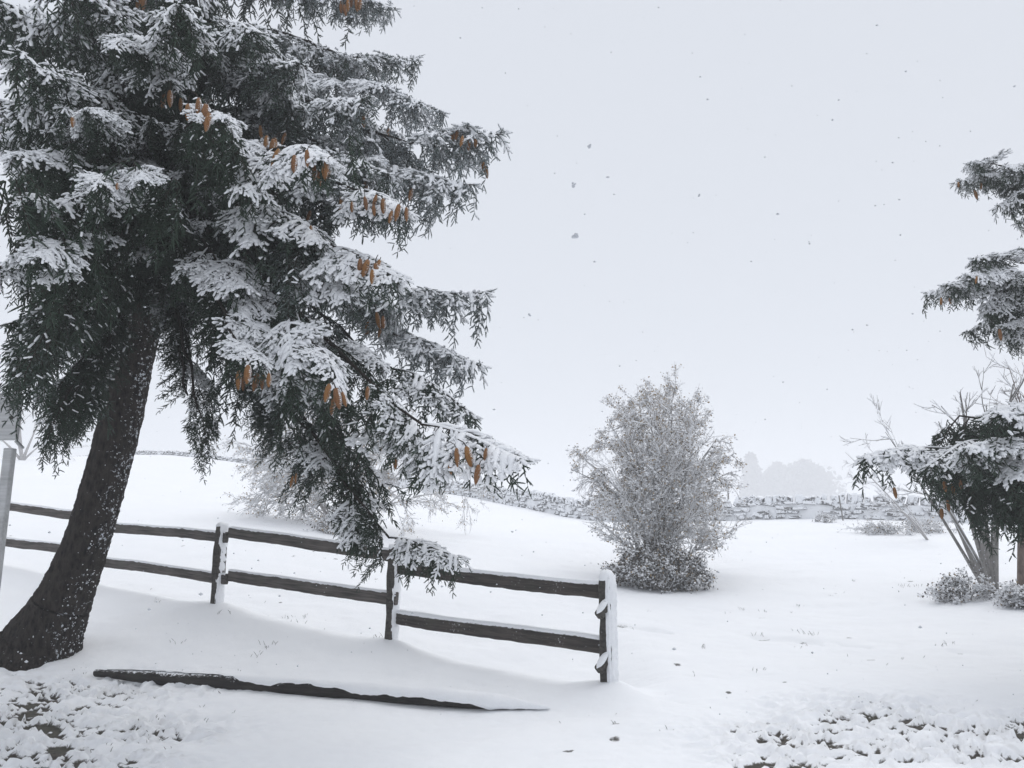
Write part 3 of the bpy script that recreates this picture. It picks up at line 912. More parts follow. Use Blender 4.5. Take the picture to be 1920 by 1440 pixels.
def proj(p):
    q = np.asarray(p, float) - [0, 0, EYE]
    fw = q[1] * math.cos(PITCH) + q[2] * math.sin(PITCH); u = -q[1] * math.sin(PITCH) + q[2] * math.cos(PITCH)
    return 960 + FPX * q[0] / fw, 720 - FPX * u / fw

class Spruce:
    def __init__(self, root, trunk_pts, rng):
        self.root = root; self.loc = np.array(root.location); self.tp = trunk_pts; self.rng = rng; self.n = 0; self.cnt = {}; self.bole = False
    def trunk_at(self, z):
        return np.array([np.interp(z, self.tp[:, 2], self.tp[:, 0]), np.interp(z, self.tp[:, 2], self.tp[:, 1]), z])
    def put(self, kind, p, az, pitch, scale, frost):
        r = self.rng; pitch = min(pitch, .42) if kind == 'snowy' else pitch; me = SPRAYS[kind][r.integers(len(SPRAYS[kind]))]
        for e in (.15, .6, 1.0):          # the lower bole is bare: dead branches have dropped there
            q = np.array(p) + (np.array([math.cos(az), math.sin(az), -math.tan(min(pitch + .3, 1.2))]) * e * .8 if kind != 'curtain' else np.array([0, 0, -.6 * e])) * scale
            qx, qy = proj(q)
            if self.bole and q[1] < 8.9 and ((208 < qx < 330 and qy > 555) or (300 < qx < 360 and qy > 680)): return None
        M = Matrix.Translation(Vector(p - self.loc)) @ Matrix.Rotation(az, 4, 'Z') @ Matrix.Rotation(pitch, 4, 'Y') @ Matrix.Rotation(r.uniform(-.38, .38), 4, 'X') @ Matrix.Diagonal((scale, scale * r.choice([-1, 1]) , scale, 1))
        o = inst({'curtain': 'hanging_twig', 'hang': 'drooping_branch'}.get(kind, 'branch'), me, self.root, M)
        o.color = (min(1, max(0, frost * .95 - .01 + r.uniform(-.08, .08))), 0, 0, 1)
        self.n += 1; self.cnt[o.name.split('.')[0]] = self.cnt.get(o.name.split('.')[0], 0) + 1
        return o
    def limb(self, tip, zs, kinds=('snowy', 'mixed', 'mixed', 'hang'), frost=.3, ts=(.40, .58, .74, .88), scale=1.0, r0=.035, sag=.35, twigs=5, tipp=None):
        rng = self.rng
        p0 = self.trunk_at(zs); hd = tip - p0; hd[2] = 0; dist = np.linalg.norm(hd); hd /= dist
        if tipp is None: tipp = {'snowy': .36, 'mixed': .26, 'hang': .62}[kinds[0]] + rng.uniform(-.06, .1)
        back = min(1.0 * scale, dist * .45)
        end = tip - hd * back * math.cos(tipp) + UP * (.12 + .85 * math.sin(tipp)) * back
        c1 = p0 + hd * dist * .30 + UP * (.10 * dist * sag); c2 = end - hd * dist * .25 + UP * max(0.0, (p0[2] - end[2])) * .35
        t = np.linspace(0, 1, 16)[:, None]
        B = p0 * (1 - t) ** 3 + 3 * c1 * t * (1 - t) ** 2 + 3 * c2 * t ** 2 * (1 - t) + end * t ** 3
        B[1:-1] += rng.normal(size=(14, 3)) * .018
        mb = MB(); mb.add(*tubes((B - self.loc)[None], np.linspace(r0, .009, 16)[None], 7))
        mb.build('limb', M_twig, self.root)
        az0 = math.atan2(hd[1], hd[0])
        for k, s in enumerate(ts):
            p, T = resample(B, s)
            az = math.atan2(T[1], T[0]) + (1 if (k + self.n) % 2 else -1) * rng.uniform(.35, .95)
            pit = min(1.0, max(-.05, math.asin(-T[2]) * .5 + rng.uniform(.0, .62)))
            self.put(kinds[rng.integers(1, len(kinds))], p, az, pit, scale * rng.uniform(.62, .95), frost)
        p, T = resample(B, .999)
        self.put(kinds[0], p, az0 + rng.uniform(-.12, .12), tipp, scale * back / 1.05, frost)
        for k in range(twigs):
            p, T = resample(B, rng.uniform(.30, .999)); q = p + np.array([rng.uniform(-.32, .32), rng.uniform(-.32, .32), rng.uniform(-.22, .0)]) + hd * rng.uniform(0, .5) * (1 if k % 2 else 0)
            self.put('curtain', q, rng.uniform(0, 6.28), rng.uniform(-.2, .2), rng.uniform(.6, 1.15), frost)
    def cone(self, p, s, tilt=.34):
        r = self.rng
        M = Matrix.Translation(Vector(p - self.loc)) @ Matrix.Rotation(r.uniform(0, 6.28), 4, 'Z') @ Matrix.Rotation(r.uniform(0, tilt), 4, 'Y') @ Matrix.Diagonal((s * r.uniform(.95, 1.2), s * r.uniform(.95, 1.2), s * r.uniform(.85, 1.08), 1))
        inst('spruce_cone', CONE, self.root, M)

def trunk_mesh(P, Rr, loc, seed, mat, flare=None, sides=36, fine=6):
    m = len(P); t = np.linspace(0, 1, m); tt = np.linspace(0, 1, m * fine); kk = fine | 1; hk = kk // 2
    Q = np.stack([np.interp(tt, t, P[:, k]) for k in range(3)], -1)
    kern = np.ones(kk) / kk
    for k in range(3):
        e = np.r_[np.full(hk, Q[0, k]) - (np.arange(hk, 0, -1)) * (Q[1, k] - Q[0, k]), Q[:, k], np.full(hk, Q[-1, k]) + np.arange(1, hk + 1) * (Q[-1, k] - Q[-2, k])]
        Q[:, k] = np.convolve(e, kern, 'valid')
    rr = np.interp(tt, t, Rr)
    rr = np.convolve(np.r_[np.full(hk, rr[0]), rr, np.full(hk, rr[-1])], kern, 'valid')
    V, F = tubes(Q[None], rr[None], sides)
    V = V.reshape(len(Q), sides, 3); C = Q[:, None, :]
    d = V - C
    rad = np.linalg.norm(d, axis=-1)
    a = np.arange(sides) / sides * 2 * np.pi
    A, S = np.meshgrid(a, np.cumsum(np.r_[0, np.linalg.norm(np.diff(Q, axis=0), axis=1)]))
    bump = .035 * (fbm(np.cos(A) * 4 + 9, np.sin(A) * 4 + 9, S * 5 + seed, 3) - .5) + .020 * (fbm(np.cos(A) * 9 + 9, np.sin(A) * 9 + 9, S * 12 + seed, 2) - .5) + (.040 * np.abs(fbm(np.cos(A) * 10 + 9, np.sin(A) * 10 + 9, S * 26 + seed, 2) - .5) if fine > 6 else 0)
    if flare:
        h = np.exp(-S / flare[0]); bump = bump + h * flare[1] * (.35 + .65 * np.cos(A * 2 + flare[2]) ** 2 * 1.0) + h * .05 * np.sin(A * 5 + 1)
    V = C + d * (1 + bump / np.maximum(rad, .05))[..., None]
    mb = MB(); mb.add(V.reshape(-1, 3) - loc, F)
    return mb, V, d

# ---- the big spruce on the left
rs = np.random.default_rng(21)
tpx = [(60, 1250, 8.85, .50), (78, 1205, 8.85, .395), (116, 1132, 8.8, .285), (154, 1045, 8.8, .236), (186, 940, 8.75, .226), (217, 830, 8.75, .222), (244, 700, 8.75, .220), (265, 600, 8.75, .212),
       (285, 500, 8.7, .20), (315, 350, 8.7, .19), (345, 200, 8.7, .17), (375, 60, 8.7, .145), (400, -80, 8.7, .115), (425, -260, 8.7, .07), (440, -400, 8.7, .02)]
TP = np.array([W(a, b, c) for a, b, c, _ in tpx]); TR = np.array([q[3] for q in tpx])
base = TP[0].copy(); base[2] = gz(base[0], base[1])
TP = np.concatenate([[base + [-.10, .0, -.30]], TP]); TR = np.r_[.58, TR]
spruce = thing('spruce_tree', 'big snow-laden spruce with leaning dark trunk and hanging cones beside the fence', 'tree', tuple(base))
mb, TV, TD = trunk_mesh(TP, TR, base, 1.0, M_bark, (.30, .10, .6), 72, 24)
mb.build('trunk', M_bark, spruce)
# snow lumps blown into the bark
sl = MB(); V3 = TV; D3 = norm(TD)
KNOT = W(195, 1000, 8.6)
n = 0
while n < 380:
    i = int(rs.integers(24, int(len(V3) * .62))); j = int(rs.integers(V3.shape[1]))
    dn = D3[i, j]
    wgt = .05 + .95 * sstep(.1, .9, dn[0] * .97 - dn[1] * .15)
    cl = vnoise(np.array([V3[i, j, 0] * 3.2]), np.array([V3[i, j, 1] * 3.2]), V3[i, j, 2] * 3.2)[0]
    pk = math.exp(-((V3[i, j, 2] - KNOT[2]) / .22) ** 2) * (dn[0] > .2)
    if rs.random() > wgt * (.02 + .9 * sstep(.56, .72, cl)) + .6 * pk: continue
    jt = rs.normal(size=3) * .03; jt -= dn * (jt * dn).sum()
    sl.add(*blob(V3[i, j] - base - dn * .004 + jt, rs.uniform(.0025, .0075) * (1 + 1.0 * (rs.random() < .06)), rs, rs.uniform(.5, 1.6), .9)); n += 1
tag(sl.build('snow_crust', M_snow, spruce), kind='stuff')

T = Spruce(spruce, TP, rs); T.bole = True
SN, MX, HG = 'snowy', 'mixed', 'hang'
near = (SN, SN, MX, MX, HG); mid = (MX, MX, SN, HG); dk = (HG, HG, MX, HG)
HERO = [  # tip px, py, depth, start height, kinds, frost, scale
    (748, 20, 8.0, 8.3, mid, .55, .85), (780, 120, 7.6, 7.6, mid, .55, .85), (840, 195, 7.4, 7.2, mid, .60, .9), (932, 275, 7.2, 6.8, mid, .62, 1.0),
    (868, 350, 7.0, 6.3, mid, .60, .95), (772, 395, 5.6, 5.8, near, .45, .85), (878, 575, 7.0, 5.5, mid, .60, 1.0), (892, 685, 7.0, 5.1, mid, .58, .95),
    (885, 745, 6.2, 4.9, mid, .45, .9), (962, 858, 5.0, 4.6, (SN, MX, MX, HG), .30, .9), (872, 1060, 6.0, 4.2, (MX, HG, HG, MX), .25, .8), (770, 1060, 6.1, 4.2, (HG, HG, HG), .2, .7), (835, 860, 6.0, 4.5, (SN, MX, HG), .3, .9),
    (410, 200, 4.5, 5.6, near, .2, .7), (625, 300, 4.9, 5.6, near, .28, .85), (250, 330, 4.6, 5.0, (SN, MX, HG, HG), .18, .62), (85, 510, 4.6, 4.8, (SN, MX, HG, HG), .18, .6),
    (490, 690, 4.9, 4.9, near, .18, .72), (680, 705, 4.9, 4.8, near, .30, .75), (740, 520, 5.4, 5.2, near, .42, .9), (660, 540, 5.6, 5.2, near, .40, .85),
    (600, 720, 6.6, 4.7, mid, .40, .9), (600, 430, 5.6, 5.6, near, .35, .9), (730, 300, 6.4, 6.4, mid, .5, .9), (700, 200, 6.6, 7.0, mid, .5, .9), (560, 120, 6.2, 7.0, mid, .4, .9),
    (412, 790, 7.2, 4.5, dk, .22, .7), (620, 900, 6.6, 4.5, dk, .35, .8), (735, 930, 6.5, 4.4, dk, .32, .8), (560, 820, 6.8, 4.5, dk, .28, .7),
    (20, 370, 4.6, 4.8, (MX, MX, HG, HG), .2, .65), (10, 650, 6.0, 4.8, dk, .26, .9), (110, 800, 6.6, 4.5, dk, .28, .75), (140, 740, 6.4, 4.6, dk, .28, .75), (60, 640, 5.2, 4.7, dk, .26, .9), (-60, 500, 5.2, 4.9, (MX, MX, HG), .2, .8),
    (20, 690, 5.6, 4.9, dk, .26, .8), (75, 815, 6.0, 4.7, dk, .28, .8), (125, 790, 6.5, 4.6, dk, .28, .7), (170, 690, 6.6, 4.8, dk, .2, .65), (120, 560, 5.6, 5.0, dk, .26, .8), (400, 850, 6.4, 4.6, (HG, HG, HG), .25, .7), (385, 760, 6.8, 4.7, (MX, HG, HG), .25, .6),
    (40, 130, 5.0, 5.9, mid, .2, .9), (200, 60, 5.2, 6.2, (SN, MX, HG), .2, .65), (330, 10, 5.2, 6.6, mid, .2, .9), (480, 30, 6.0, 7.2, mid, .35, .9),
    (330, 470, 6.0, 5.2, dk, .25, .8), (180, 560, 5.8, 5.0, dk, .26, .85), (450, 520, 5.6, 5.1, near, .2, .85), (230, 420, 5.6, 5.4, dk, .26, .85),
    (20, 20, 6.0, 7.0, mid, .2, 1.0), (130, -40, 5.6, 7.2, mid, .2, 1.0), (330, -90, 6.4, 7.8, mid, .25, 1.0), (560, -60, 7.4, 8.4, mid, .4, .9), (-120, 60, 7.6, 7.2, mid, .2, 1.1), (230, -20, 7.8, 7.8, mid, .25, 1.0),
    (350, 330, 6.6, 5.9, mid, .2, .8), (280, 240, 6.4, 6.2, mid, .2, .8), (390, 420, 6.6, 5.5, mid, .25, .8), (400, 90, 6.6, 6.8, mid, .3, .8),
    (60, 260, 6.2, 5.9, mid, .15, .9), (-30, 190, 6.8, 6.3, mid, .15, 1.0), (120, 180, 7.4, 6.8, mid, .2, .9),
    (60, 470, 4.5, 4.9, (SN, SN, MX), .2, .72), (165, 345, 4.6, 5.1, (SN, MX, SN), .2, .72), (30, 300, 5.2, 5.4, (SN, MX, HG), .2, .85), (150, 200, 4.9, 5.6, (SN, MX, MX), .2, .7), (-20, 420, 6.4, 5.4, dk, .24, 1.0),
    (30, 60, 7.0, 6.9, dk, .26, 1.0), (90, 200, 6.2, 6.3, dk, .24, .9), (200, 150, 6.6, 6.6, dk, .26, .9), (260, 60, 6.8, 7.2, dk, .28, .9), (-20, 330, 6.0, 5.8, dk, .24, .95), (60, 420, 6.5, 5.6, dk, .24, .95),
    (150, 330, 6.8, 6.0, dk, .26, .9), (170, 460, 6.4, 5.5, dk, .26, .8), (30, 560, 6.6, 5.2, dk, .24, .95), (450, 250, 6.8, 6.4, dk, .25, .9), (520, 420, 6.6, 5.8, dk, .25, .85), (560, 560, 6.6, 5.3, dk, .28, .85), (650, 400, 6.8, 6.0, dk, .4, .85),
    # behind the trunk
    (60, 420, 10.5, 5.4, dk, .3, 1.1), (250, 250, 11.0, 6.2, dk, .3, 1.1), (480, 330, 11.0, 6.0, dk, .4, 1.1), (620, 480, 10.6, 5.5, dk, .45, 1.0), (130, 620, 10.2, 5.0, dk, .3, 1.0),
    (420, 560, 10.4, 5.0, dk, .35, .9), (560, 180, 10.6, 7.0, dk, .4, 1.0), (650, 640, 9.2, 5.0, dk, .4, .9), (700, 330, 9.2, 6.3, dk, .5, 1.0)]
for (px, py, Y, zs, kd, fr, scl) in HERO:
    T.limb(W(px, py, Y), zs, kd, fr, scale=scl, tipp={962: .24, 932: .12, 872: .15}.get(px), twigs=0 if Y > 9 else 4, ts=(.58, .80) if (Y > 9 or py < 30) else (.45, .65, .85) if kd is dk else (.40, .58, .74, .88))
for k in range(10):                       # dead twigs close to the trunk
    z = rs.uniform(4.0, 6.6); p = T.trunk_at(z); az = rs.uniform(-3.0, .6)
    T.put('bare', p + np.array([math.cos(az), math.sin(az), 0]) * .18, az, rs.uniform(-.2, .4), rs.uniform(.8, 1.2), .3)

print('branches', T.cnt)
CONES = [(308, 182, 4.45, 1), (318, 178, 4.5, 1), (328, 180, 4.45, 1), (352, 205, 4.5, 1), (372, 195, 4.45, 1.05), (386, 205, 4.5, 1.1), (392, 222, 4.45, .95), (136, 226, 4.6, .7),
         (488, 242, 4.6, .9), (500, 262, 4.7, .8), (515, 266, 4.6, 1.2), (522, 288, 4.6, 1.0), (552, 300, 4.6, 1), (575, 290, 4.7, .8), (590, 312, 4.7, .9), (612, 308, 4.7, .9), (620, 322, 4.8, .7),
         (686, 345, 5.4, .9), (684, 375, 5.4, .8), (700, 390, 5.4, .7), (718, 380, 5.4, 1), (748, 390, 5.4, 1), (772, 360, 5.6, .9), (640, 375, 5.4, .8), (582, 400, 5.3, .8),
         (676, 490, 5.2, 1.0), (690, 492, 5.2, 1.1), (704, 498, 5.2, 1.0), (712, 492, 5.25, 1.0), (690, 605, 5.3, .9), (706, 588, 5.4, .9), (718, 595, 5.4, .8),
         (448, 695, 4.85, .9), (466, 685, 4.85, 1.1), (476, 695, 4.8, 1), (484, 700, 4.85, 1), (494, 703, 4.9, .9), (618, 720, 4.85, 1), (630, 728, 4.85, 1.15), (642, 735, 4.9, .8), (690, 725, 4.9, .7),
         (856, 838, 4.9, .9), (843, 862, 4.9, .7), (875, 835, 4.85, 1.25), (898, 868, 4.85, 1.0), (912, 838, 4.95, .6), (640, 12, 6.0, 1.0), (668, 5, 5.6, 1.1), (676, 10, 5.7, .9), (660, 0, 5.6, 1.1), (262, 0, 4.7, 1.0), (270, 4, 4.7, 1.1),
         (858, 250, 7.0, .9), (868, 262, 7.0, .9), (892, 262, 7., .9), (912, 322, 7., .8), (660, 385, 5.4, .8), (655, 368, 5.5, .8), (735, 402, 5.4, .8), (762, 395, 5.5, .9), (706, 372, 5.4, .8), (583, 428, 5.3, .7), (535, 256, 4.7, .8), (596, 328, 4.7, .7), (604, 318, 4.8, .8), (458, 705, 4.9, .9), (505, 700, 4.9, .8), (626, 745, 4.9, .9), (715, 612, 5.3, .7), (698, 510, 5.2, .9), (512, 278, 4.65, .9), (364, 212, 4.5, .9), (340, 190, 4.5, .9), (645, 18, 6., .9), (652, 8, 5.8, .9), (258, 6, 4.7, .9), (550, 880, 6.4, .7), (556, 895, 6.4, .6), (742, 868, 6.2, .7), (680, 222, 6.0, 1), (728, 255, 6.2, .8), (850, 262, 7.0, 1.0), (880, 268, 7.0, 1), (905, 310, 7.0, 1), (220, 350, 4.6, .5)]
def hang_cones(tree, cones, k):
    """hang each cone from the twig that is really there"""
    bpy.context.view_layer.update()
    dg = bpy.context.evaluated_depsgraph_get(); miss = 0
    for (px, py, Y, s_) in cones:
        for dx, dy in ((0, 0), (0, -10), (0, -20), (0, 10), (-12, -8), (12, -8), (0, -34), (-24, -14), (24, -14), (0, 24)):
            d = W(px + dx, py + dy, 1.0) - [0, 0, EYE]
            hit, loc, _n, _i, ob, _m = sc.ray_cast(dg, (0, 0, EYE), Vector(d).normalized())
            if hit and ob.parent == tree.root and ob.name.split('.')[0] in ('branch', 'drooping_branch', 'hanging_twig'):
                q = np.array(loc); q = q - norm(d * [1, 1, 0]) * .11 - [0, 0, .02]
                tree.cone(q, min(1.2, s_ * k * min(1.25, max(.8, q[1] / Y)))); break
        else: miss += 1
    print('cones without a twig', miss)
hang_cones(T, CONES, .98)

# ---- the spruce whose branches reach in from the right
rs2 = np.random.default_rng(33)
b2 = W(2330, 1180, 9.6); b2[2] = gz(b2[0], b2[1])
TP2 = np.array([b2 + [0, 0, -.2]] + [b2 + [.02 * z, 0, z] for z in np.linspace(.4, 8.0, 12)])
spr2 = thing('spruce_tree', 'spruce at the right picture edge, its snowy boughs reaching in without a visible trunk', 'tree', tuple(b2))
mb, _, _ = trunk_mesh(TP2, np.r_[.34, np.linspace(.27, .04, 12)], b2, 3.0, M_bark, (.2, .12, .2)); mb.build('trunk', M_bark, spr2)
T2 = Spruce(spr2, TP2, rs2)
for (px, py, Y, zs, kd, fr, scl) in [
        (1790, 324, 8.2, 5.4, (SN, SN, MX), .35, .72), (1848, 372, 8.6, 5.3, (MX, HG), .3, .6), (1743, 552, 8.0, 4.3, (SN, MX, HG), .25, .8), (1808, 522, 7.6, 4.4, (SN, MX), .25, .75),
        (1858, 622, 8.0, 3.7, (SN, MX), .2, .65), (1613, 867, 7.4, 3.1, (SN, MX, HG), .18, .95), (1688, 902, 7.8, 3.0, (MX, HG, HG), .2, .75), (1758, 852, 7.0, 3.1, (SN, SN, HG), .18, .95),
        (1848, 787, 6.8, 3.3, (SN, SN, HG), .18, .95), (1698, 942, 8.0, 2.8, (HG, HG, MX), .2, .65), (1818, 932, 7.2, 2.9, (HG, HG, HG), .18, .8), (1888, 862, 7.4, 3.0, (SN, HG, HG), .18, .95), (1778, 962, 7.8, 2.8, (HG, HG), .2, .7),
        (1680, 880, 7.7, 3.0, (HG, HG), .14, .9), (1740, 930, 7.4, 2.9, (HG, HG), .14, .9), (1700, 850, 7.2, 3.1, (MX, HG), .18, .9), (1800, 960, 7.3, 2.8, (HG, HG), .14, .95), (1640, 875, 7.8, 3.0, (MX, HG), .16, .75), (1860, 900, 7.6, 3.0, (HG, HG), .14, 1.0), (1760, 880, 7.6, 3.0, (HG, HG), .14, .9),
        (1775, 555, 8.1, 4.3, (MX, HG), .22, .8), (1820, 510, 7.8, 4.4, (MX, HG), .2, .85), (1800, 548, 8.3, 4.2, (MX, MX), .2, .7), (1870, 600, 8.2, 3.8, (MX, HG), .2, .65), (1820, 345, 8.3, 5.3, (MX, HG), .25, .7), (1880, 320, 8.0, 5.4, (MX, MX), .25, .75),
        (2100, 300, 7.2, 5.2, mid, .3, 1.0), (2100, 600, 7.0, 4.0, mid, .3, 1.0), (2050, 850, 7.0, 3.2, mid, .2, 1.0), (2500, 700, 8.5, 4.0, mid, .3, 1.1), (2500, 300, 9.5, 5.5, mid, .3, 1.1)]:
    up_ = py < 650
    if not up_ and px < 1900: px += 34; zs -= .35
    if up_: kd = tuple(k for k in kd if k != 'hang') * 2; kd = ('snowy',) + kd; py -= 14
    T2.limb(W(px, py, Y), zs, kd, fr, ts=(.62, .78, .92) if up_ else (.42, .55, .66, .78, .88, .96), scale=scl, twigs=3 if py > 700 else 1, tipp=.06 if kd[0] != 'hang' else None)
hang_cones(T2, [(1797, 345, 8.2, .6), (1828, 360, 8.2, .8), (1840, 345, 8.3, .7), (1765, 560, 8.0, .6), (1832, 520, 7.9, .6), (1780, 560, 8.0, .6), (1874, 628, 8.0, .9), (1700, 925, 7.6, .8), (1765, 950, 7.4, .8), (1776, 955, 7.4, .8), (1784, 905, 7.1, .8), (1770, 900, 7.2, .8), (1800, 895, 7.1, .7)], 1.0)

# ------------------------------------------------------------------ bare and leafy shrubs
def grow(rng, p, d, l, r, depth, out, spread=.6, n=(3, 6), bend=-.25, ratio=.62, wig=.06, first=.3):
    P = curve_pts(p, d, l, -bend, 6, wig, rng)
    out.append((P, r, depth))
    if depth == 0: return
    for k in range(rng.integers(*n)):
        s = rng.uniform(first, 1.0); q, T = resample(P, min(s, .999))
        dd = norm(T + rng.normal(size=3) * spread)
        grow(rng, q, dd, l * ratio * rng.uniform(.6, 1.15), r * .55, depth - 1, out, spread, n, bend, ratio, wig, .15)

def leaves(pts, rng, size, tang=None):
    N = len(pts); a = norm(rng.normal(size=(N, 3)) + np.array([0, 0, -.3])); b = norm(np.cross(a, rng.normal(size=(N, 3))))
    s = size * (.6 + .8 * rng.random((N, 1))); c = np.cross(a, b)
    V = np.stack([pts, pts + a * s * .5 + b * s * .32 + c * s * .1, pts + a * s, pts + a * s * .5 - b * s * .32 + c * s * .1], 1).reshape(-1, 3)
    i = np.arange(N)[:, None] * 4
    return V, np.concatenate([i + [[0, 1, 2]], i + [[0, 2, 3]]])

def clump(pts, rng, r, squash=.75):
    V0 = np.array([[1, 0, 0], [0, 1, 0], [-1, 0, 0], [0, -1, 0], [0, 0, 1.0], [0, 0, -.7]])
    F0 = np.array([[0, 1, 4], [1, 2, 4], [2, 3, 4], [3, 0, 4], [1, 0, 5], [2, 1, 5], [3, 2, 5], [0, 3, 5]])
    N = len(pts); s = r * (.5 + rng.random((N, 1, 1)))
    V = pts[:, None, :] + V0[None] * s * (1 + .5 * (rng.random((N, 6, 3)) - .5)) * np.array([1, 1, squash])
    return V.reshape(-1, 3), (F0[None] + (np.arange(N) * 6)[:, None, None]).reshape(-1, 3)

def shrub(root, stems, rng, leaf_n=0, leaf_size=.05, leaf_mats=None, snow_n=0, snow_r=.03, twig_mat=None, snow_t=.004, min_r=.004, terminal=1, stem_mat=None, parts=True, leaf_filter=None):
    """stems: lists of (polyline, radius, depth). Children: stems, foliage, snow"""
    loc = np.array(root.location)
    P = np.array([s[0] for s in stems]); r = np.maximum(np.array([s[1] for s in stems]), min_r); dep = np.array([s[2] for s in stems])
    md = dep.max()
    for lvl in range(2):
        sel = (dep == md) if lvl == 0 else (dep < md)
        if not sel.any(): continue
        mb = MB(); Q = P[sel] - loc; rr = r[sel][:, None] * np.linspace(1, .12 if lvl == 0 else .45, P.shape[1])[None]
        rr = np.maximum(rr, min_r * .7)
        if lvl == 0 and parts:
            for k in range(len(Q)):
                m1 = MB(); m1.add(*tubes(Q[k:k + 1], rr[k:k + 1], 8)); m1.build('stem', stem_mat or twig_mat, root)
            continue
        mb.add(*tubes(Q[:, [0, 2, 3, 5]], rr[:, [0, 2, 3, 5]], 3))
        o = mb.build('twigs', twig_mat, root); tag(o, kind='stuff')
    mb = MB(); up = P.copy() - loc; up[..., 2] += r[:, None] * .7 + snow_t * .4
    T = norm(P[:, -1] - P[:, 0]); flat = np.abs(T[:, 2]) < .93
    flat &= rng.random(len(P)) < .8
    if flat.any():
        rr = (r[flat][:, None] * .6 + snow_t) * (.5 + .8 * rng.random((flat.sum(), P.shape[1]))) * np.array([.4, 1, 1, 1, 1, .4])
        mb.add(*tubes(up[flat][:, [0, 1, 3, 5]], rr[:, [0, 1, 3, 5]], 3))
    tw = P[dep <= terminal]
    def pick(n, jit):
        k = rng.integers(len(tw), size=n); i = rng.integers(1, P.shape[1], size=n)
        q = tw[k, i] + rng.normal(size=(n, 3)) * jit
        if leaf_filter is not None: q = q[leaf_filter(q)] if len(q) else q
        return q - loc
    if snow_n:
        mb.add(*clump(pick(snow_n, .03), rng, snow_r), smooth=True)
    o = mb.build('snow_load', M_snow, root); tag(o, kind='stuff')
    if leaf_n:
        lb = MB()
        for k, (mt, share) in enumerate(leaf_mats):
            lb.add(*leaves(pick(int(leaf_n * share), .05), rng, leaf_size), mat=k, smooth=False)
        tag(lb.build('leaves', [m for m, _ in leaf_mats], root), kind='stuff')

# -- the trio in the middle of the field
def ground_at(px, py, Y):
    p = W(px, py, Y); p[2] = gz(p[0], p[1]); return p
rb = np.random.default_rng(51)
b = ground_at(1236, 1080, 17.0)
t3 = thing('leafy_tree', 'tall tan-leaved tree dusted with snow, its arms spreading behind the frosted shrub', 'tree', tuple(b))
st = []
top = W(1240, 705, 17.0)[2] - b[2]
targets = [(1238, 742), (1198, 750), (1283, 750), (1162, 768), (1308, 768), (1170, 780), (1302, 790), (1218, 748), (1262, 746), (1140, 790), (1125, 815), (1190, 775), (1260, 755), (1230, 770), (1310, 800), (1070, 880), (1085, 855), (1112, 900), (1378, 850), (1368, 885), (1345, 822),
           (1150, 960), (1335, 955), (1330, 1000), (1170, 880), (1300, 900)]
for (px, py) in targets:
    tip = W(px, py, 17.0 + rb.uniform(-.9, .9)); s0 = b + np.array([rb.uniform(-.25, .25), rb.uniform(-.2, .2), -.1])
    wd = abs(px - 1236) / 130.0
    mid_p = s0 * .5 + tip * .5 + np.array([(s0[0] - tip[0]) * .18, 0, .25 + .45 * min(1, wd)])
    t = np.linspace(0, 1, 6)[:, None]
    P = s0 * (1 - t) ** 2 + 2 * mid_p * t * (1 - t) + tip * t ** 2
    st.append((P, .032, 4))
    for k in range(20):
        q, Tn = resample(P, rb.uniform(.30, .995))
        sag = .1 if wd < .7 else -.35
        grow(rb, q, norm(Tn * .7 + rb.normal(size=3) * .7 + [0, 0, .15]), rb.uniform(.20, .46), .009, 2, st, .6, (3, 6), sag, .6)
for px, py in targets[:9]:
    for k in range(5):
        q = W(px + rb.uniform(-25, 25), py + rb.uniform(5, 30), 17.0 + rb.uniform(-.5, .5))
        st.append((curve_pts(q, norm(np.array([rb.normal() * .6, rb.normal() * .3, 1.0])), rb.uniform(.12, .26), -.1, 6, .06, rb), .0045, 2))
shrub(t3, st, rb, 30000, .045, [(M_leaf_tan, .52), (M_leaf_frost, .45), (M_leaf_dark, .03)], 9000, .030, M_frost_twig, .004, .0035, 2, M_greybark, leaf_filter=lambda q: vnoise(q[:, 0] * 2.6, q[:, 1] * 2.6, q[:, 2] * 2.6) > .40 + .25 * (q[:, 2] < b[2] + 1.2))

b = ground_at(1232, 1085, 15.6)
t4 = thing('twiggy_shrub', 'frosted twiggy shrub fanning upward in front of the tan-leaved tree', 'shrub', tuple(b))
st = []
for (px, py) in [(1175, 800), (1180, 790), (1210, 800), (1240, 795), (1270, 800), (1300, 815), (1320, 850), (1140, 860), (1225, 850), (1260, 850), (1318, 930), (1150, 930), (1195, 840), (1290, 860), (1330, 1000), (1140, 980)]:
    tip = W(px, py + 15, 15.6 + rb.uniform(-.7, .5)); s0 = b + np.array([rb.uniform(-.3, .3), rb.uniform(-.2, .2), -.1])
    t = np.linspace(0, 1, 6)[:, None]; mp = s0 * .45 + tip * .55 + np.array([(s0[0] - tip[0]) * .15, 0, .1])
    P = s0 * (1 - t) ** 2 + 2 * mp * t * (1 - t) + tip * t ** 2
    st.append((P, .018, 4))
    for k in range(20):
        q, Tn = resample(P, rb.uniform(.2, .98))
        grow(rb, q, norm(Tn + rb.normal(size=3) * .45), rb.uniform(.30, .6), .007, 2, st, .42, (2, 5), .05, .65)
shrub(t4, st, rb, 7000, .042, [(M_leaf_frost, .40), (M_leaf_tan, .38), (M_leaf_dark, .22)], 3600, .022, M_frost_twig, .005, .003, 2, M_greybark, leaf_filter=lambda q: vnoise(q[:, 0] * 3, q[:, 1] * 3, q[:, 2] * 3) > .42)

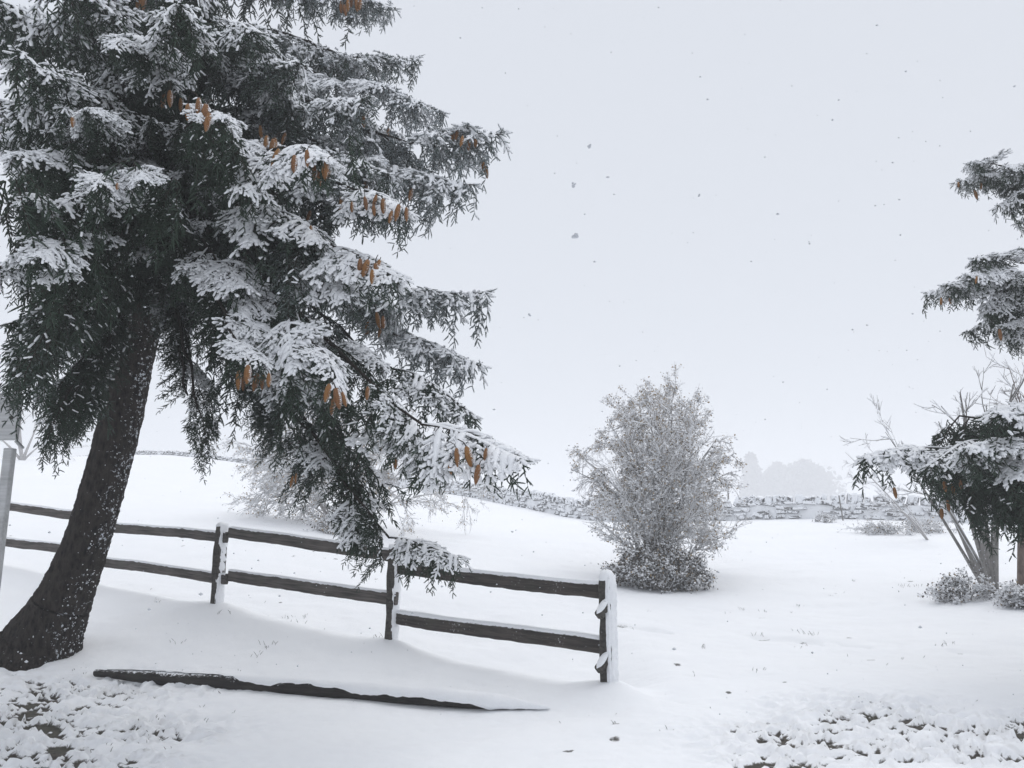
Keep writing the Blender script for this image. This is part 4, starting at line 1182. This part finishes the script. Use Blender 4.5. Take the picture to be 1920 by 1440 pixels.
def mound(root, c, rx, ry, h, rng, n_st, leaf_n, mats, snow_n, leaf_size=.05, mn=.003, kinds=None):
    st = []
    for k in range(n_st):
        a = rng.uniform(0, 6.28); e = rng.uniform(.15, 1.0)
        d = np.array([math.cos(a) * rx * e, math.sin(a) * ry * e, h * (1.15 - .55 * e)])
        s0 = c + np.array([math.cos(a) * rx * .45 * e, math.sin(a) * ry * .45 * e, -.05])
        l = np.linalg.norm(d) * .62
        grow(rng, s0, norm(d), l, .012, 3, st, .55, (2, 5), -.12, .6)
    shrub(root, st, rng, leaf_n, leaf_size, mats, snow_n, .022, M_frost_twig, .004, mn, 2, M_leaf_dark, parts=False)
b = ground_at(1228, 1092, 14.9)
t5 = thing('low_shrub', 'low dense dark grey shrub at the foot of the tan-leaved tree', 'shrub', tuple(b))
mound(t5, b, .76, .5, .95, rb, 90, 15000, [(M_leaf_dark, .78), (M_leaf_frost, .14), (M_leaf_tan, .08)], 5200, .045)

# -- frosted bare shrub behind the spruce
rl = np.random.default_rng(61)
b = ground_at(655, 985, 20.0)
t6 = thing('bare_shrub', 'wide bare frosted shrub on the slope half hidden behind the big spruce', 'shrub', tuple(b))
st = []
for (px, py) in [(455, 830), (480, 800), (520, 785), (560, 775), (600, 770), (640, 770), (700, 775), (760, 790), (820, 830), (860, 875), (465, 870), (490, 910), (885, 920), (540, 830), (610, 820), (700, 830), (760, 850), (830, 900), (560, 890), (680, 890), (510, 850), (580, 800), (475, 940), (530, 930)]:
    tip = W(px, py, 20 + rl.uniform(-1.2, 1.2)); s0 = b + np.array([rl.uniform(-.6, .6), rl.uniform(-.3, .3), -.1])
    t = np.linspace(0, 1, 6)[:, None]; mp = s0 * .45 + tip * .55 + np.array([0, 0, .5]); P = s0 * (1 - t) ** 2 + 2 * mp * t * (1 - t) + tip * t ** 2
    st.append((P, .025, 4))
    for k in range(12):
        q, Tn = resample(P, rl.uniform(.3, .98)); grow(rl, q, norm(Tn * .8 + rl.normal(size=3) * .5 + [0, 0, -.05]), rl.uniform(.4, .8), .009, 2, st, .5, (3, 6), -.2, .65)
shrub(t6, st, rl, 7000, .05, [(M_leaf_tan, .6), (M_leaf_frost, .4)], 3500, .03, M_frost_twig, .006, .004, 1, M_frost_twig)
b = ground_at(640, 985, 18.8)
t6b = thing('low_shrub', 'low grey shrub under the bare frosted shrub behind the spruce', 'shrub', tuple(b))
mound(t6b, b, .7, .5, .6, rl, 26, 2600, [(M_leaf_dark, .5), (M_leaf_frost, .4), (M_leaf_tan, .10)], 900, .05)

# -- bare trees on the right, behind the right-hand spruce
rr_ = np.random.default_rng(71)
def bare_tree(name, label, px, py, Y, targets, r0, rng, cat='tree', mat=M_greybark, per=8, ln=(.5, 1.0), group=None):
    b = ground_at(px, py, Y); o = thing(name, label, cat, tuple(b), group); st = []
    for (qx, qy, dy, rk) in targets:
        tip = W(qx, qy, Y + dy); t = np.linspace(0, 1, 6)[:, None]
        mp = b * .5 + tip * .5 + np.array([(b[0] - tip[0]) * .12, 0, .15]) + rng.normal(size=3) * .08
        P = (b - [0, 0, .1]) * (1 - t) ** 2 + 2 * mp * t * (1 - t) + tip * t ** 2
        st.append((P, r0 * rk, 5))
        for k in range(per):
            q, Tn = resample(P, rng.uniform(.45, .99)); grow(rng, q, norm(Tn * .9 + rng.normal(size=3) * .5), rng.uniform(*ln), r0 * rk * .20, 3, st, .45, (2, 4), .05, .62)
    shrub(o, st, rng, 0, 0, None, 0, .02, mat, .005, .004, 1, mat)
    return o
bare_tree('bare_tree', 'grey-barked bare tree of two stems under the right-hand spruce branches', 1862, 1112, 13.0,
          [(1800, 735, .3, 1.0), (1850, 760, .8, .8), (1690, 830, 1.0, .55), (1760, 790, .6, .6), (1900, 720, .2, .9)], .085, rr_, per=3)
bare_tree('bare_tree', 'leaning grey bare stem left of the two-stemmed tree at right', 1848, 1098, 13.6, [(1740, 880, .4, 1.0), (1660, 810, 1.0, .6)], .06, rr_, per=2)
bare_tree('bare_tree', 'brownish scarred trunk at the right picture edge beneath the spruce', 1912, 1080, 13.5, [(1925, 740, .2, 1.0), (1960, 700, .6, .8)], .07, rr_,
          mat=mat_bark('red_bark', (0.06, .045, .04), (.19, .15, .13), 14, .28, dist=.01))
bare_tree('bare_sapling', 'snow-dusted bent sapling leaning left beside the drystone wall', 1740, 985, 21.0, [(1585, 848, -.5, 1.0), (1640, 920, -.3, .8), (1650, 905, .2, .6), (1660, 945, -.4, .8), (1700, 960, -1, .7)], .028, rr_, 'sapling', M_frost_twig, 4, (.3, .7))
b = ground_at(1805, 1105, 12.6)
s1 = thing('low_shrub', 'small frosted bush left of the grey trunks at right', 'shrub', tuple(b)); mound(s1, b, .50, .35, .5, rr_, 24, 1500, [(M_leaf_dark, .45), (M_leaf_frost, .45), (M_leaf_tan, .1)], 800, .04)
b = ground_at(1915, 1138, 11.8)
s2 = thing('low_shrub', 'small frosted bush at the right picture edge below the trunks', 'shrub', tuple(b)); mound(s2, b, .40, .3, .42, rr_, 20, 1300, [(M_leaf_dark, .45), (M_leaf_frost, .5), (M_leaf_tan, .05)], 800, .04)
b = ground_at(1700, 978, 22.5)
s3 = thing('low_shrub', 'tangled frosted undergrowth against the drystone wall right of the thin stake', 'shrub', tuple(b)); mound(s3, b, 1.6, .5, .5, rr_, 40, 1500, [(M_leaf_dark, .35), (M_leaf_frost, .45), (M_leaf_tan, .2)], 1300, .045)
b = ground_at(1545, 978, 26.0)
s4 = thing('low_shrub', 'tiny frosted tuft at the foot of the wall left of the thin stake', 'shrub', tuple(b)); mound(s4, b, .45, .3, .35, rr_, 12, 400, [(M_leaf_dark, .45), (M_leaf_frost, .45), (M_leaf_tan, .1)], 300, .04)

# -- far trees, nearly lost in the snowfall
M_rime_haze = mat_leaf('rimed_hazy_crown', (0.14, 0.138, 0.138), (0.27, 0.265, 0.265))  # rime, made paler to put part of the haze into the crown colour
def far_tree(label, px, py0, py1, Y, wpx, conic, rng):
    b = ground_at(px, py0, Y); H = W(px, py1, Y)[2] - b[2]; Wd = wpx / FPX * Y
    o = thing('far_tree', label, 'tree', tuple(b), 'trees lost in the haze behind the wall')
    mb = MB(); mb.add(*tubes(np.array([[[0, 0, -.2], [0.05, 0, H * .4], [0, 0, H * .93]]]), np.array([[.5, .35, .10]]), 7)); mb.build('trunk', M_twig, o)
    N = 5200; z = rng.random(N) ** (.9)
    prof = (1.02 - z) ** .8 if conic else np.sin(np.pi * np.clip(.12 + z * .9, 0, 1)) ** .55
    a = rng.uniform(0, 6.28, N); lob = 1 + .30 * (fbm(np.cos(a) * 2 + 5, np.sin(a) * 2 + 5, z * 6 + px, 3) - .5) * 2
    q = np.sqrt(rng.random(N)) * prof * lob * Wd * .5 * (1 + .16 * rng.normal(size=N))
    pts = np.stack([q * np.cos(a), q * np.sin(a), (.08 + .92 * z) * H], -1)
    mb = MB(); mb.add(*leaves(pts, rng, 2.6), mat=0, smooth=False); mb.build('crown', M_rime_haze, o)
rg = np.random.default_rng(81)
far_tree('narrow far tree, a pale grey ghost left of the rounded far tree', 1412, 940, 856, 400.0, 60, True, rg)
far_tree('broad rounded far tree, a pale grey ghost above the wall', 1512, 940, 866, 405.0, 125, False, rg)
far_tree('small far tree, a pale ghost touching the rounded far tree on its left', 1462, 940, 872, 415.0, 85, False, rg)
bare_tree('far_tree', 'pale bare tree fading into haze behind the sign board', 40, 880, 40.0, [(40, 745, 0, 1), (10, 770, .5, .8), (80, 780, .5, .8), (-30, 800, .4, .8), (100, 820, .2, .6)], .10, rg, mat=M_frost_twig, per=9, ln=(.8, 1.8))

# ------------------------------------------------------------------ grass tops in the snow, falling flakes
rgx = np.random.default_rng(91)
gm = MB(); PTS = []
def tuft(x, y, n, h, spread):
    z = gz(x, y)
    for k in range(n):
        a = rgx.uniform(0, 6.28); l = h * rgx.uniform(.5, 1.1)
        p0 = np.array([x + rgx.normal() * spread, y + rgx.normal() * spread, z - .01]); d = np.array([math.cos(a) * .45, math.sin(a) * .45, 1.0])
        PTS.append(curve_pts(p0, norm(d), l, .35, 4, .04, rgx))
for (px, py, Y) in [(545, 1145, 10.8), (570, 1148, 10.9), (420, 1150, 9.8), (510, 1215, 9.1), (500, 1230, 9.0), (480, 1245, 8.8), (1510, 1165, 10.6), (1520, 1172, 10.5), (1495, 1095, 12.8), (1600, 1050, 15), (1430, 1115, 12.4), (1390, 1105, 12.6), (1415, 1170, 10.6), (1780, 1200, 9.9), (1765, 1210, 9.8),
                    (290, 1130, 10.4), (560, 1160, 10.6), (1325, 1215, 9.7), (1430, 1285, 8.3), (1690, 1070, 14.2), (1700, 1080, 14), (1720, 1075, 14), (330, 1195, 9.2), (700, 1205, 9.2), (1580, 980, 25)]:
    p = ground_at(px, py, Y); tuft(p[0], p[1], 5, .10, .05)
for k in range(150):
    x = rgx.uniform(-6, 8); y = rgx.uniform(6, 20)
    if fbm(np.array([x * .5]), np.array([y * .5]), 6.0, 2)[0] > .5: tuft(x, y, rgx.integers(1, 4), .06, .04)
for k in range(120):
    x = rgx.uniform(-5.2, -2.4); y = rgx.uniform(5.4, 8.6); tuft(x, y, 2, .05, .03)
PTS = np.array(PTS)
gm.add(*tubes(PTS, np.tile([.0022, .0022, .0018, .0008], (len(PTS), 1)), 3))
tag(gm.build('grass', M_leaf_dark), kind='stuff')

M_flake_shaded = mat_leaf('snowflake', (.42, .44, .47), (.58, .60, .63))  # greyer than white snow: shade of the backlit flakes put into the colour
fm = MB()
for k in range(1000):
    Y = rgx.uniform(1.6, 9.0); p = W(rgx.uniform(-50, 1970), rgx.uniform(-20, 1350), Y)
    if p[2] < gz(p[0], p[1]) + .1: continue
    fm.add(*clump(p[None], rgx, rgx.uniform(.0016, .0048), .8))
tag(fm.build('snowfall', M_flake_shaded), kind='stuff')
for (px, py, w, lab) in [(1080, 441, 18, 'large grey snow clump falling in the open sky, biggest of the flakes'), (1075, 347, 12, 'double snowflake falling above the biggest flake'), (1105, 274, 10, 'small grey snowflake falling above the double flake'), (1312, 367, 7, 'flat small snowflake falling alone right of the other sky flakes'), (993, 590, 7, 'tiny snowflake falling below the biggest flake beside the spruce')]:
    Y = 1.7; p = W(px, py, Y); m = MB(); r = w / FPX * Y * .42
    for k in range(4): m.add(*blob(rgx.normal(size=3) * r * .45, r * rgx.uniform(.45, .75), rgx, .8, .5))
    tag(m.build('snowflake', M_flake_shaded, loc=tuple(p)), lab, 'snowflake', 'snowflakes falling in the open sky')
